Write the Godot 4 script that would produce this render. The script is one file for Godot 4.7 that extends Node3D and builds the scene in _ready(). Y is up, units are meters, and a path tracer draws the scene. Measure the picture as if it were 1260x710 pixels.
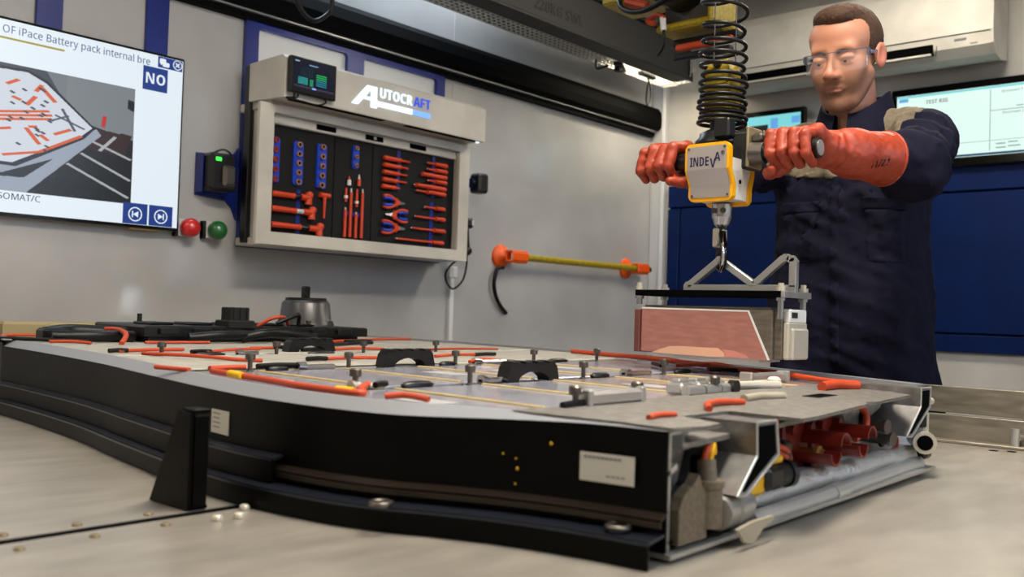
extends Node3D
# World: x runs along the left wall towards the right-hand wall, y is up, z points away from the left wall (left wall at z = -3).
# W(u, h, v): u along x, h height relative to the eye, v distance towards the left wall.
const HC := 1.05
var M := {}
var used := {}
var sgroup := 1
var noise := FastNoiseLite.new()

func W(u: float, h: float, v: float) -> Vector3:
	return Vector3(u, HC + h, -v)

func _ready() -> void:
	setup_camera()
	setup_light()
	make_materials()
	build_room()
	build_bench()
	build_pack()
	build_stand()
	build_wall_items()
	build_cabinet()
	build_right_wall_items()
	build_overhead()
	build_lifter()
	build_person()

func setup_camera() -> void:
	var cam := Camera3D.new()
	cam.name = "camera"
	var yaw := 0.848
	var pitch := 0.0252
	var roll := 0.031
	var fw := Vector3(cos(pitch) * sin(yaw), sin(pitch), -cos(pitch) * cos(yaw))
	var r := fw.cross(Vector3.UP).normalized()
	var up := r.cross(fw)
	var r2 := r * cos(roll) + up * sin(roll)
	var up2 := up * cos(roll) - r * sin(roll)
	cam.transform = Transform3D(Basis(r2, up2, -fw), Vector3(0, HC, 0))
	var at := CameraAttributesPhysical.new()
	at.frustum_focal_length = 39.246
	at.frustum_focus_distance = 2.0
	at.frustum_near = 0.05
	at.frustum_far = 60.0
	at.exposure_aperture = 5.8
	cam.attributes = at
	cam.fov = 34.0042
	cam.near = 0.05
	cam.far = 60.0
	add_child(cam)
	cam.current = true

func setup_light() -> void:
	var env := Environment.new()
	env.background_mode = Environment.BG_SKY
	var sm := ProceduralSkyMaterial.new()
	sm.sky_top_color = Color(0.66, 0.76, 0.92)
	sm.sky_horizon_color = Color(0.90, 0.94, 1.0)
	sm.ground_bottom_color = Color(0.42, 0.42, 0.42)
	sm.ground_horizon_color = Color(0.62, 0.62, 0.62)
	sm.sun_angle_max = 0.0
	var sky := Sky.new()
	sky.sky_material = sm
	env.sky = sky
	env.background_energy_multiplier = 13.0
	env.tonemap_mode = Environment.TONE_MAPPER_LINEAR
	env.tonemap_exposure = 1.0
	env.sdfgi_enabled = true
	env.ssao_enabled = true
	env.ssil_enabled = true
	var we := WorldEnvironment.new()
	we.name = "environment"
	we.environment = env
	add_child(we)

func ceiling_panel(x: float, z: float, sx: float, sz: float, energy: float, warm: Color, label: String) -> void:
	var t := thing("ceiling_light_panel", label, "ceiling light", Vector3(x, HC + 1.75, z), 0.0, "")
	var s := mb()
	box(s, Vector3(0, -0.02, 0), Vector3(sx + 0.04, 0.04, sz + 0.04), 0.004)
	part(s, "frame", M.alu, t)
	s = mb()
	box(s, Vector3(0, -0.042, 0), Vector3(sx, 0.006, sz), 0.001)
	part(s, "diffuser", M.panel_glow, t)
	var l := AreaLight3D.new()
	l.name = "panel_lamp"
	l.area_size = Vector2(sx, sz)
	l.area_normalize_energy = true
	l.light_energy = energy
	l.light_color = warm
	l.shadow_enabled = true
	l.area_range = 12.0
	l.area_attenuation = 2.0
	l.position = Vector3(0, -0.05, 0)
	l.rotation.x = -PI / 2
	t.add_child(l, true)

# ---------------------------------------------------------------- materials
func ntex(freq: float, a: float, b: float, seed_: int, kind := 0, normal := false, strength := 4.0) -> NoiseTexture2D:
	var n := FastNoiseLite.new()
	n.seed = seed_
	n.frequency = freq
	n.noise_type = FastNoiseLite.TYPE_SIMPLEX_SMOOTH if kind == 0 else FastNoiseLite.TYPE_CELLULAR
	n.fractal_octaves = 4
	var t := NoiseTexture2D.new()
	t.width = 512
	t.height = 512
	t.seamless = true
	t.noise = n
	if normal:
		t.as_normal_map = true
		t.bump_strength = strength
	else:
		var g := Gradient.new()
		g.offsets = PackedFloat32Array([0.0, 1.0])
		g.colors = PackedColorArray([Color(a, a, a), Color(b, b, b)])
		t.color_ramp = g
	return t

func mat(key: String, c: Color, rough := 0.6, metal := 0.0) -> StandardMaterial3D:
	var m := StandardMaterial3D.new()
	m.resource_name = key
	m.albedo_color = c
	m.roughness = rough
	m.metallic = metal
	M[key] = m
	return m

func grain(m: StandardMaterial3D, tex: Texture2D, scale_: Vector3, nrm: Texture2D = null, ns := 0.3, world := true) -> void:
	m.uv1_triplanar = true
	m.uv1_world_triplanar = world
	m.uv1_scale = scale_
	if tex:
		m.albedo_texture = tex
	if nrm:
		m.normal_enabled = true
		m.normal_texture = nrm
		m.normal_scale = ns

func make_materials() -> void:
	var n_soft := ntex(0.012, 0.86, 1.0, 1)
	var n_mid := ntex(0.03, 0.72, 1.0, 2)
	var n_patch := ntex(0.02, 0.84, 1.0, 12)
	var n_fine := ntex(0.15, 0.8, 1.0, 3)
	var n_nrm := ntex(0.05, 0, 0, 4, 0, true, 3.0)
	var n_cloth := ntex(0.3, 0, 0, 5, 0, true, 5.0)
	var n_foil := ntex(0.05, 0, 0, 6, 1, true, 9.0)
	var m: StandardMaterial3D
	m = mat("wall", Color(0.75, 0.745, 0.735), 0.40)
	m.clearcoat_enabled = true
	m.clearcoat = 1.0
	m.clearcoat_roughness = 0.07
	grain(m, n_soft, Vector3(0.25, 0.25, 0.25), n_nrm, 0.015)
	m = mat("wall_far", Color(0.80, 0.785, 0.76), 0.55)
	grain(m, n_soft, Vector3(0.3, 0.3, 0.3))
	m = mat("ceiling", Color(0.84, 0.83, 0.80), 0.7)
	grain(m, n_soft, Vector3(0.3, 0.3, 0.3))
	m = mat("floor", Color(0.45, 0.45, 0.46), 0.5)
	grain(m, n_mid, Vector3(0.6, 0.6, 0.6))
	m = mat("bench", Color(0.715, 0.69, 0.645), 0.34, 0.5)
	grain(m, n_patch, Vector3(0.5, 0.5, 1.4), n_nrm, 0.05)
	m = mat("upstand", Color(0.72, 0.69, 0.63), 0.34, 0.7)
	grain(m, n_mid, Vector3(3.0, 3.0, 0.5), n_nrm, 0.08)
	mat("black_gap", Color(0.012, 0.012, 0.013), 0.9)
	M.black_gap.metallic_specular = 0.15
	m = mat("beam_black", Color(0.010, 0.010, 0.012), 0.7)
	m.metallic_specular = 0.2
	m = mat("blue_paint", Color(0.085, 0.17, 0.52), 0.32)
	grain(m, n_soft, Vector3(0.5, 0.5, 0.5))
	m = mat("blue_panel", Color(0.0, 0.11, 0.32), 0.42)
	m.metallic_specular = 0.3
	grain(m, n_soft, Vector3(0.8, 0.8, 0.8))
	mat("alu", Color(0.80, 0.80, 0.79), 0.32, 0.85)
	m = mat("alu_pale", Color(0.80, 0.80, 0.80), 0.5, 0.2)
	mat("panel_glow", Color(0.95, 0.95, 0.95), 0.6)
	M.panel_glow.emission_enabled = true
	M.panel_glow.emission = Color(1.0, 0.97, 0.92)
	M.panel_glow.emission_energy_multiplier = 3.0
	m = mat("cabinet", Color(0.83, 0.81, 0.765), 0.42)
	grain(m, n_soft, Vector3(0.6, 0.6, 0.6))
	m = mat("foam", Color(0.018, 0.018, 0.02), 0.85)
	grain(m, n_fine, Vector3(3, 3, 3))
	mat("black_plastic", Color(0.022, 0.022, 0.025), 0.38)
	m = mat("black_matte", Color(0.03, 0.03, 0.03), 0.7)
	mat("black_gloss", Color(0.015, 0.015, 0.018), 0.12)
	mat("tool_red", Color(0.80, 0.25, 0.11), 0.45)
	mat("screw_tan", Color(0.46, 0.41, 0.31), 0.5, 0.3)
	mat("socket_red", Color(0.50, 0.12, 0.07), 0.5)
	mat("socket_tan", Color(0.62, 0.45, 0.34), 0.5)
	mat("tool_blue", Color(0.06, 0.22, 0.70), 0.42)
	mat("steel", Color(0.72, 0.72, 0.73), 0.25, 1.0)
	mat("chrome", Color(0.86, 0.86, 0.87), 0.12, 1.0)
	mat("steel_dark", Color(0.42, 0.40, 0.38), 0.38, 0.9)
	mat("brass", Color(0.75, 0.62, 0.38), 0.3, 0.9)
	m = mat("red_lamp", Color(0.78, 0.02, 0.03), 0.15)
	m.clearcoat_enabled = true
	m = mat("green_lamp", Color(0.0, 0.36, 0.12), 0.15)
	m.clearcoat_enabled = true
	mat("white_plastic", Color(0.86, 0.86, 0.85), 0.4)
	m = mat("hole_white", Color(0.86, 0.86, 0.85), 0.36)
	m = mat("yellow", Color(0.93, 0.66, 0.015), 0.36)
	m = mat("yellow_dull", Color(0.72, 0.62, 0.05), 0.45)
	grain(m, n_mid, Vector3(3, 3, 3))
	m = mat("orange", Color(0.95, 0.36, 0.02), 0.4)
	m = mat("cable_orange", Color(0.80, 0.28, 0.11), 0.5)
	grain(m, n_fine, Vector3(12, 12, 12), n_nrm, 0.4)
	m = mat("cable_black", Color(0.014, 0.014, 0.016), 0.42)
	m.metallic_specular = 0.4
	# battery pack
	m = mat("pack_black", Color(0.026, 0.025, 0.023), 0.40, 0.0)
	m.metallic_specular = 0.22
	grain(m, n_mid, Vector3(1.2, 1.2, 1.2), n_nrm, 0.05)
	m = mat("pack_alu", Color(0.66, 0.655, 0.65), 0.36, 0.75)
	grain(m, n_mid, Vector3(2.5, 2.5, 2.5), n_nrm, 0.12)
	m = mat("pack_plate", Color(0.60, 0.585, 0.56), 0.5, 0.55)
	grain(m, n_mid, Vector3(3, 3, 3), n_nrm, 0.1)
	m = mat("module_top", Color(0.80, 0.81, 0.87), 0.18, 0.45)
	grain(m, n_mid, Vector3(2, 2, 2), n_nrm, 0.06)
	m = mat("module_warm", Color(0.80, 0.75, 0.75), 0.18, 0.5)
	grain(m, n_mid, Vector3(2, 2, 2), n_nrm, 0.06)
	m = mat("cover_white", Color(0.72, 0.71, 0.67), 0.5, 0.1)
	grain(m, n_soft, Vector3(2, 2, 2))
	mat("seam_cream", Color(0.70, 0.62, 0.44), 0.5)
	m = mat("foil", Color(0.90, 0.90, 0.89), 0.2, 0.7)
	grain(m, null, Vector3(9, 9, 9), n_foil, 1.0)
	mat("red_plastic", Color(0.43, 0.09, 0.05), 0.4)
	mat("edge_bright", Color(0.80, 0.80, 0.79), 0.3, 0.6)
	mat("tape_tan", Color(0.60, 0.565, 0.49), 0.6)
	mat("pad_olive", Color(0.58, 0.53, 0.38), 0.7)
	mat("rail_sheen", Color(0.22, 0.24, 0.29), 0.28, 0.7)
	mat("connector_yellow", Color(0.80, 0.62, 0.02), 0.45)
	m = mat("cast_grey", Color(0.50, 0.45, 0.38), 0.6, 0.3)
	grain(m, n_mid, Vector3(8, 8, 8), n_nrm, 0.3)
	m = mat("pale_grey", Color(0.62, 0.65, 0.69), 0.5, 0.1)
	m = mat("sticker", Color(0.78, 0.77, 0.73), 0.55)
	mat("ink", Color(0.08, 0.08, 0.09), 0.7)
	mat("ink_grey", Color(0.45, 0.46, 0.47), 0.7)
	mat("paper_yellow", Color(0.93, 0.70, 0.03), 0.6)
	m = mat("nickel", Color(0.86, 0.835, 0.77), 0.36, 0.35)
	grain(m, n_fine, Vector3(5, 5, 5))
	m = mat("module_steel", Color(0.58, 0.55, 0.50), 0.34, 0.7)
	grain(m, n_mid, Vector3(5, 5, 1))
	m = mat("copper_film", Color(0.72, 0.49, 0.44), 0.42, 0.25)
	grain(m, n_soft, Vector3(3, 14, 3))
	m = mat("film_pale", Color(0.87, 0.68, 0.57), 0.5, 0.1)
	m = mat("bar_alu", Color(0.80, 0.80, 0.79), 0.34, 0.75)
	grain(m, n_fine, Vector3(8, 8, 8))
	# person
	m = mat("skin", Color(1, 1, 1), 0.5)
	m.vertex_color_use_as_albedo = true
	m.subsurf_scatter_enabled = true
	m.subsurf_scatter_strength = 0.03
	m = mat("hair", Color(0.40, 0.26, 0.15), 0.65)
	grain(m, ntex(0.2, 0.45, 1.0, 9), Vector3(18, 6, 6), n_cloth, 1.0, false)
	m = mat("navy_cloth", Color(0.105, 0.105, 0.18), 0.85)
	m.metallic_specular = 0.25
	grain(m, n_mid, Vector3(3, 3, 3), n_cloth, 0.35, false)
	m = mat("beige_cloth", Color(0.50, 0.45, 0.37), 0.8)
	grain(m, n_mid, Vector3(4, 4, 4), n_cloth, 0.35, false)
	m = mat("glove", Color(0.69, 0.245, 0.115), 0.5)
	grain(m, n_mid, Vector3(5, 5, 5), n_nrm, 0.15, false)
	m = mat("lens", Color(0.95, 0.97, 1.0, 0.03), 0.05)
	m.transparency = BaseMaterial3D.TRANSPARENCY_ALPHA
	mat("glasses_frame", Color(0.34, 0.38, 0.46), 0.25)
	mat("beam_rail", Color(0.105, 0.10, 0.098), 0.6, 0.0)
	mat("tray_dark", Color(0.13, 0.13, 0.13), 0.6)
	m = mat("tray_metal", Color(0.86, 0.86, 0.84), 0.5, 0.05)
	mat("dome_grey", Color(0.34, 0.34, 0.345), 0.34, 0.8)
	m = mat("flange_pale", Color(0.58, 0.59, 0.61), 0.45, 0.4)
	m = mat("pack_ledge", Color(0.20, 0.165, 0.13), 0.30, 0.5)
	mat("label_grey", Color(0.62, 0.62, 0.62), 0.6)
	m = mat("pane", Color(0.9, 0.95, 1.0, 0.08), 0.04)
	m.transparency = BaseMaterial3D.TRANSPARENCY_ALPHA
	mat("trolley_grey", Color(0.30, 0.29, 0.26), 0.5, 0.3)
	mat("plate_silver", Color(0.70, 0.67, 0.65), 0.34, 0.5)
	mat("ink_blue", Color(0.04, 0.05, 0.26), 0.5)
	mat("brass_pale", Color(0.60, 0.55, 0.42), 0.4, 0.5)
	m = mat("copper_dark", Color(0.42, 0.24, 0.21), 0.45, 0.3)
	m = mat("film_pink", Color(0.80, 0.53, 0.48), 0.45, 0.1)
	mat("eye_white", Color(0.80, 0.78, 0.75), 0.25)
	mat("eye_dark", Color(0.05, 0.04, 0.035), 0.2)
	# glowing prints
	glow("print_white", Color(0.93, 0.97, 1.0), 0.9)
	glow("print_blue", Color(0.13, 0.29, 0.66), 0.55)
	glow("print_slate", Color(0.30, 0.42, 0.68), 0.55)
	glow("print_yellow", Color(0.80, 0.72, 0.22), 0.6)
	glow("print_navy", Color(0.08, 0.09, 0.32), 0.4)
	glow("print_mint", Color(0.89, 1.0, 0.965), 0.98)
	glow("print_cyan", Color(0.55, 0.93, 0.95), 0.8)
	glow("print_teal_bar", Color(0.05, 0.33, 0.50), 0.6)
	glow("print_grey", Color(0.55, 0.68, 0.66), 0.7)
	glow("print_sky", Color(0.45, 0.72, 0.98), 0.8)
	glow("logo_white", Color(0.86, 0.93, 1.0), 1.5)
	glow("logo_mid", Color(0.50, 0.70, 1.0), 1.2)
	glow("logo_blue", Color(0.22, 0.36, 0.92), 0.9)
	glow("led_green", Color(0.25, 1.0, 0.30), 1.6)
	glow("led_strip", Color(1.0, 0.95, 0.82), 1.0)

func glow(key: String, c: Color, e: float) -> void:
	var m := mat(key, Color(0.02, 0.02, 0.02), 0.3)
	m.emission_enabled = true
	m.emission = c
	m.emission_energy_multiplier = e

# ---------------------------------------------------------------- scene objects
func numbered(called: String) -> String:
	var n: int = used.get(called, -1) + 1
	used[called] = n
	return called if n == 0 else "%s_%03d" % [called, n]

func tag(o: Node3D, label: String, category: String, group := "") -> void:
	o.set_meta("label", label)
	o.set_meta("category", category)
	if group:
		o.set_meta("group", group)

func thing(called: String, label: String, category: String, at := Vector3.ZERO, turn := 0.0, group := "") -> Node3D:
	var o := Node3D.new()
	o.name = numbered(called)
	add_child(o)
	o.position = at
	o.rotation.y = turn
	tag(o, label, category, group)
	return o

func part(s: SurfaceTool, called: String, m: Material, parent: Node3D = self, label := "") -> MeshInstance3D:
	s.generate_normals()
	var o := MeshInstance3D.new()
	o.mesh = s.commit()
	o.material_override = m
	o.name = numbered(called) if parent == self else called
	parent.add_child(o, true)
	if label:
		o.set_meta("label", label)
	return o

# a part whose shape was given in world coordinates, under a thing that stands somewhere (without turn)
func wpart(s: SurfaceTool, called: String, m: Material, root: Node3D, label := "") -> MeshInstance3D:
	var o := part(s, called, m, root, label)
	var at := Vector3.ZERO
	var p: Node3D = root
	while p != self:
		at += p.position
		p = p.get_parent()
	o.position = -at
	return o

func struct(s: SurfaceTool, called: String, m: Material, parent: Node3D = self) -> MeshInstance3D:
	var o := part(s, called, m, parent)
	if parent == self:
		o.set_meta("kind", "structure")
	return o

func words(parent: Node3D, called: String, txt: String, cap: float, at: Vector3, m: Material, bold := false, center := false, deep := 0.0008, stretch := 1.0) -> MeshInstance3D:
	var t := TextMesh.new()
	var f := SystemFont.new()
	f.font_names = PackedStringArray(["Droid Sans"])
	if bold:
		f.font_weight = 700
	t.font = f
	t.text = txt
	t.font_size = 48
	t.pixel_size = cap / (48.0 * 0.714)
	t.depth = deep
	t.curve_step = 2.0
	t.horizontal_alignment = HORIZONTAL_ALIGNMENT_CENTER if center else HORIZONTAL_ALIGNMENT_LEFT
	t.vertical_alignment = VERTICAL_ALIGNMENT_CENTER
	var o := MeshInstance3D.new()
	o.name = called
	o.mesh = t
	o.material_override = m
	o.position = at
	o.scale.x = stretch
	parent.add_child(o, true)
	return o

# ---------------------------------------------------------------- shapes
func mb() -> SurfaceTool:
	var s := SurfaceTool.new()
	s.begin(Mesh.PRIMITIVE_TRIANGLES)
	return s

func tri(s: SurfaceTool, a: Vector3, b: Vector3, c: Vector3) -> void:
	s.add_vertex(a)
	s.add_vertex(b)
	s.add_vertex(c)

func flat(s: SurfaceTool) -> void:
	s.set_smooth_group(-1)

func smooth(s: SurfaceTool) -> void:
	sgroup += 1
	s.set_smooth_group(sgroup)

func fpoly(s: SurfaceTool, pts: Array, out: Vector3) -> void:
	var n: Vector3 = (pts[1] - pts[0]).cross(pts[2] - pts[0])
	for i in range(1, pts.size() - 1):
		if n.dot(out) > 0:
			tri(s, pts[0], pts[i + 1], pts[i])
		else:
			tri(s, pts[0], pts[i], pts[i + 1])

func box(s: SurfaceTool, c: Vector3, size: Vector3, bev := 0.0, basis_ := Basis()) -> void:
	flat(s)
	var h := size / 2
	var b := minf(bev, minf(h.x, minf(h.y, h.z)) * 0.9)
	var p := func(sx: int, sy: int, sz: int, ax: int) -> Vector3:
		var v := Vector3(sx * (h.x - (0.0 if ax == 0 else b)), sy * (h.y - (0.0 if ax == 1 else b)), sz * (h.z - (0.0 if ax == 2 else b)))
		return c + basis_ * v
	for sg in [-1, 1]:
		fpoly(s, [p.call(sg, -1, -1, 0), p.call(sg, 1, -1, 0), p.call(sg, 1, 1, 0), p.call(sg, -1, 1, 0)], basis_ * Vector3(sg, 0, 0))
		fpoly(s, [p.call(-1, sg, -1, 1), p.call(1, sg, -1, 1), p.call(1, sg, 1, 1), p.call(-1, sg, 1, 1)], basis_ * Vector3(0, sg, 0))
		fpoly(s, [p.call(-1, -1, sg, 2), p.call(1, -1, sg, 2), p.call(1, 1, sg, 2), p.call(-1, 1, sg, 2)], basis_ * Vector3(0, 0, sg))
	if b <= 0.0:
		return
	for i in [-1, 1]:
		for j in [-1, 1]:
			fpoly(s, [p.call(i, j, -1, 0), p.call(i, j, 1, 0), p.call(i, j, 1, 1), p.call(i, j, -1, 1)], basis_ * Vector3(i, j, 0))
			fpoly(s, [p.call(i, -1, j, 0), p.call(i, 1, j, 0), p.call(i, 1, j, 2), p.call(i, -1, j, 2)], basis_ * Vector3(i, 0, j))
			fpoly(s, [p.call(-1, i, j, 1), p.call(1, i, j, 1), p.call(1, i, j, 2), p.call(-1, i, j, 2)], basis_ * Vector3(0, i, j))
			for k in [-1, 1]:
				fpoly(s, [p.call(i, j, k, 0), p.call(i, j, k, 1), p.call(i, j, k, 2)], basis_ * Vector3(i, j, k))

func frame_of(dir: Vector3) -> Array:
	var d := dir.normalized()
	var x := d.cross(Vector3.UP if absf(d.y) < 0.9 else Vector3.RIGHT).normalized()
	return [x, d.cross(x)]

func cyl(s: SurfaceTool, a: Vector3, b: Vector3, r: float, r2 := -1.0, n := 16, caps := true) -> void:
	var rb := r if r2 < 0.0 else r2
	var f := frame_of(b - a)
	var d := (b - a).normalized()
	smooth(s)
	for i in n:
		var t0 := TAU * i / n
		var t1 := TAU * (i + 1) / n
		var e0: Vector3 = f[0] * cos(t0) + f[1] * sin(t0)
		var e1: Vector3 = f[0] * cos(t1) + f[1] * sin(t1)
		fpoly(s, [a + e0 * r, a + e1 * r, b + e1 * rb, b + e0 * rb], e0 + e1)
	if caps:
		flat(s)
		for i in n:
			var t0 := TAU * i / n
			var t1 := TAU * (i + 1) / n
			var e0: Vector3 = f[0] * cos(t0) + f[1] * sin(t0)
			var e1: Vector3 = f[0] * cos(t1) + f[1] * sin(t1)
			fpoly(s, [a, a + e0 * r, a + e1 * r], -d)
			fpoly(s, [b, b + e0 * rb, b + e1 * rb], d)

func rod(s: SurfaceTool, pts: Array, r: float, n := 8, taper := 1.0) -> void:
	# a swept round tube with closed ends
	var m := pts.size()
	var rings := []
	var x := Vector3.ZERO
	for i in m:
		var d: Vector3 = (pts[mini(i + 1, m - 1)] - pts[maxi(i - 1, 0)]).normalized()
		if i == 0:
			x = frame_of(d)[0]
		else:
			x = (x - d * x.dot(d)).normalized()
		var y := d.cross(x)
		var rr := r * lerpf(1.0, taper, float(i) / (m - 1))
		var ring := []
		for k in n:
			var t := TAU * k / n
			ring.append(pts[i] + (x * cos(t) + y * sin(t)) * rr)
		rings.append(ring)
	smooth(s)
	for i in m - 1:
		for k in n:
			var k1 := (k + 1) % n
			var o: Vector3 = rings[i][k] + rings[i][k1] - pts[i] * 2.0
			fpoly(s, [rings[i][k], rings[i][k1], rings[i + 1][k1], rings[i + 1][k]], o)
	flat(s)
	for k in range(1, n - 1):
		fpoly(s, [rings[0][0], rings[0][k], rings[0][k + 1]], pts[0] - pts[1])
		fpoly(s, [rings[m - 1][0], rings[m - 1][k], rings[m - 1][k + 1]], pts[m - 1] - pts[m - 2])

func curve(pts: Array, steps := 6) -> Array:
	# Catmull-Rom through the points
	var out := []
	var m := pts.size()
	for i in m - 1:
		var p0: Vector3 = pts[maxi(i - 1, 0)]
		var p1: Vector3 = pts[i]
		var p2: Vector3 = pts[i + 1]
		var p3: Vector3 = pts[mini(i + 2, m - 1)]
		for k in steps:
			out.append(p1.cubic_interpolate(p2, p0, p3, float(k) / steps))
	out.append(pts[m - 1])
	return out

func prism(s: SurfaceTool, poly: PackedVector2Array, xf: Transform3D, depth: float, holes: Array = []) -> void:
	# a flat outline in xf's xy plane pushed along its z by depth; convex holes are cut through
	var pieces: Array = [poly]
	if holes.size():
		var cuts := []
		for h in holes:
			var c := 0.0
			for q in h:
				c += q.x / h.size()
			cuts.append(c)
		cuts.sort()
		var lo := -1000.0
		pieces = []
		for i in cuts.size() + 1:
			var hi: float = cuts[i] if i < cuts.size() else 1000.0
			var strip := PackedVector2Array([Vector2(lo, -1000), Vector2(hi, -1000), Vector2(hi, 1000), Vector2(lo, 1000)])
			lo = hi
			var now: Array = Geometry2D.intersect_polygons(poly, strip)
			for h in holes:
				var next := []
				for q in now:
					next.append_array(Geometry2D.clip_polygons(q, h))
				now = next
			pieces.append_array(now)
	var zo := xf.basis.z * depth
	flat(s)
	for q in pieces:
		var ids := Geometry2D.triangulate_polygon(q)
		for i in range(0, ids.size(), 3):
			var t := []
			for k in 3:
				t.append(xf * Vector3(q[ids[i + k]].x, q[ids[i + k]].y, 0))
			fpoly(s, t, -zo)
			fpoly(s, [t[0] + zo, t[1] + zo, t[2] + zo], zo)
	var loops: Array = [[poly, 1.0]]
	for h in holes:
		loops.append([h, -1.0])
	for lp in loops:
		var q: PackedVector2Array = lp[0]
		var ccw := -1.0 if Geometry2D.is_polygon_clockwise(q) else 1.0
		for i in q.size():
			var a := q[i]
			var b := q[(i + 1) % q.size()]
			var n2 := Vector2(b.y - a.y, a.x - b.x) * ccw * float(lp[1])
			var a3 := xf * Vector3(a.x, a.y, 0)
			var b3 := xf * Vector3(b.x, b.y, 0)
			fpoly(s, [a3, b3, b3 + zo, a3 + zo], xf.basis * Vector3(n2.x, n2.y, 0))

func rrect(x0: float, y0: float, x1: float, y1: float, r: float, n := 4) -> PackedVector2Array:
	var out := PackedVector2Array()
	var cs := [Vector2(x1 - r, y0 + r), Vector2(x1 - r, y1 - r), Vector2(x0 + r, y1 - r), Vector2(x0 + r, y0 + r)]
	for k in 4:
		for i in n + 1:
			var t := -PI / 2 + PI / 2 * (k + float(i) / n)
			out.append(cs[k] + Vector2(cos(t), sin(t)) * r)
	return out

func circle(c: Vector2, r: float, n := 20, r2 := -1.0) -> PackedVector2Array:
	var out := PackedVector2Array()
	for i in n:
		out.append(c + Vector2(cos(TAU * i / n) * r, sin(TAU * i / n) * (r if r2 < 0.0 else r2)))
	return out

func lathe(s: SurfaceTool, prof: Array, xf: Transform3D, n := 24, sharp := false) -> void:
	# profile of Vector2(radius, height) turned round xf's y axis
	smooth(s)
	for i in prof.size() - 1:
		if sharp:
			smooth(s)
		var p: Vector2 = prof[i]
		var q: Vector2 = prof[i + 1]
		var nr := Vector2(q.y - p.y, p.x - q.x)
		for k in n:
			var t0 := TAU * k / n
			var t1 := TAU * (k + 1) / n
			var e0 := Vector3(cos(t0), 0, sin(t0))
			var e1 := Vector3(cos(t1), 0, sin(t1))
			var a := [xf * (e0 * p.x + Vector3(0, p.y, 0)), xf * (e1 * p.x + Vector3(0, p.y, 0)), xf * (e1 * q.x + Vector3(0, q.y, 0)), xf * (e0 * q.x + Vector3(0, q.y, 0))]
			var out := xf.basis * ((e0 + e1) * nr.x + Vector3(0, nr.y * 2, 0))
			if p.x < 1e-5:
				a.remove_at(1)
			elif q.x < 1e-5:
				a.remove_at(2)
			fpoly(s, a, out)

func ball(s: SurfaceTool, c: Vector3, r: Vector3, n := 12) -> void:
	var prof := []
	for i in n + 1:
		var t := -PI / 2 + PI * i / n
		prof.append(Vector2(maxf(cos(t), 0.0) if i > 0 and i < n else 0.0, sin(t)))
	lathe(s, prof, Transform3D(Basis().scaled(r), c), n * 2)

func xf_of(origin: Vector3, x: Vector3, y: Vector3) -> Transform3D:
	return Transform3D(Basis(x, y, x.cross(y)), origin)

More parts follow.
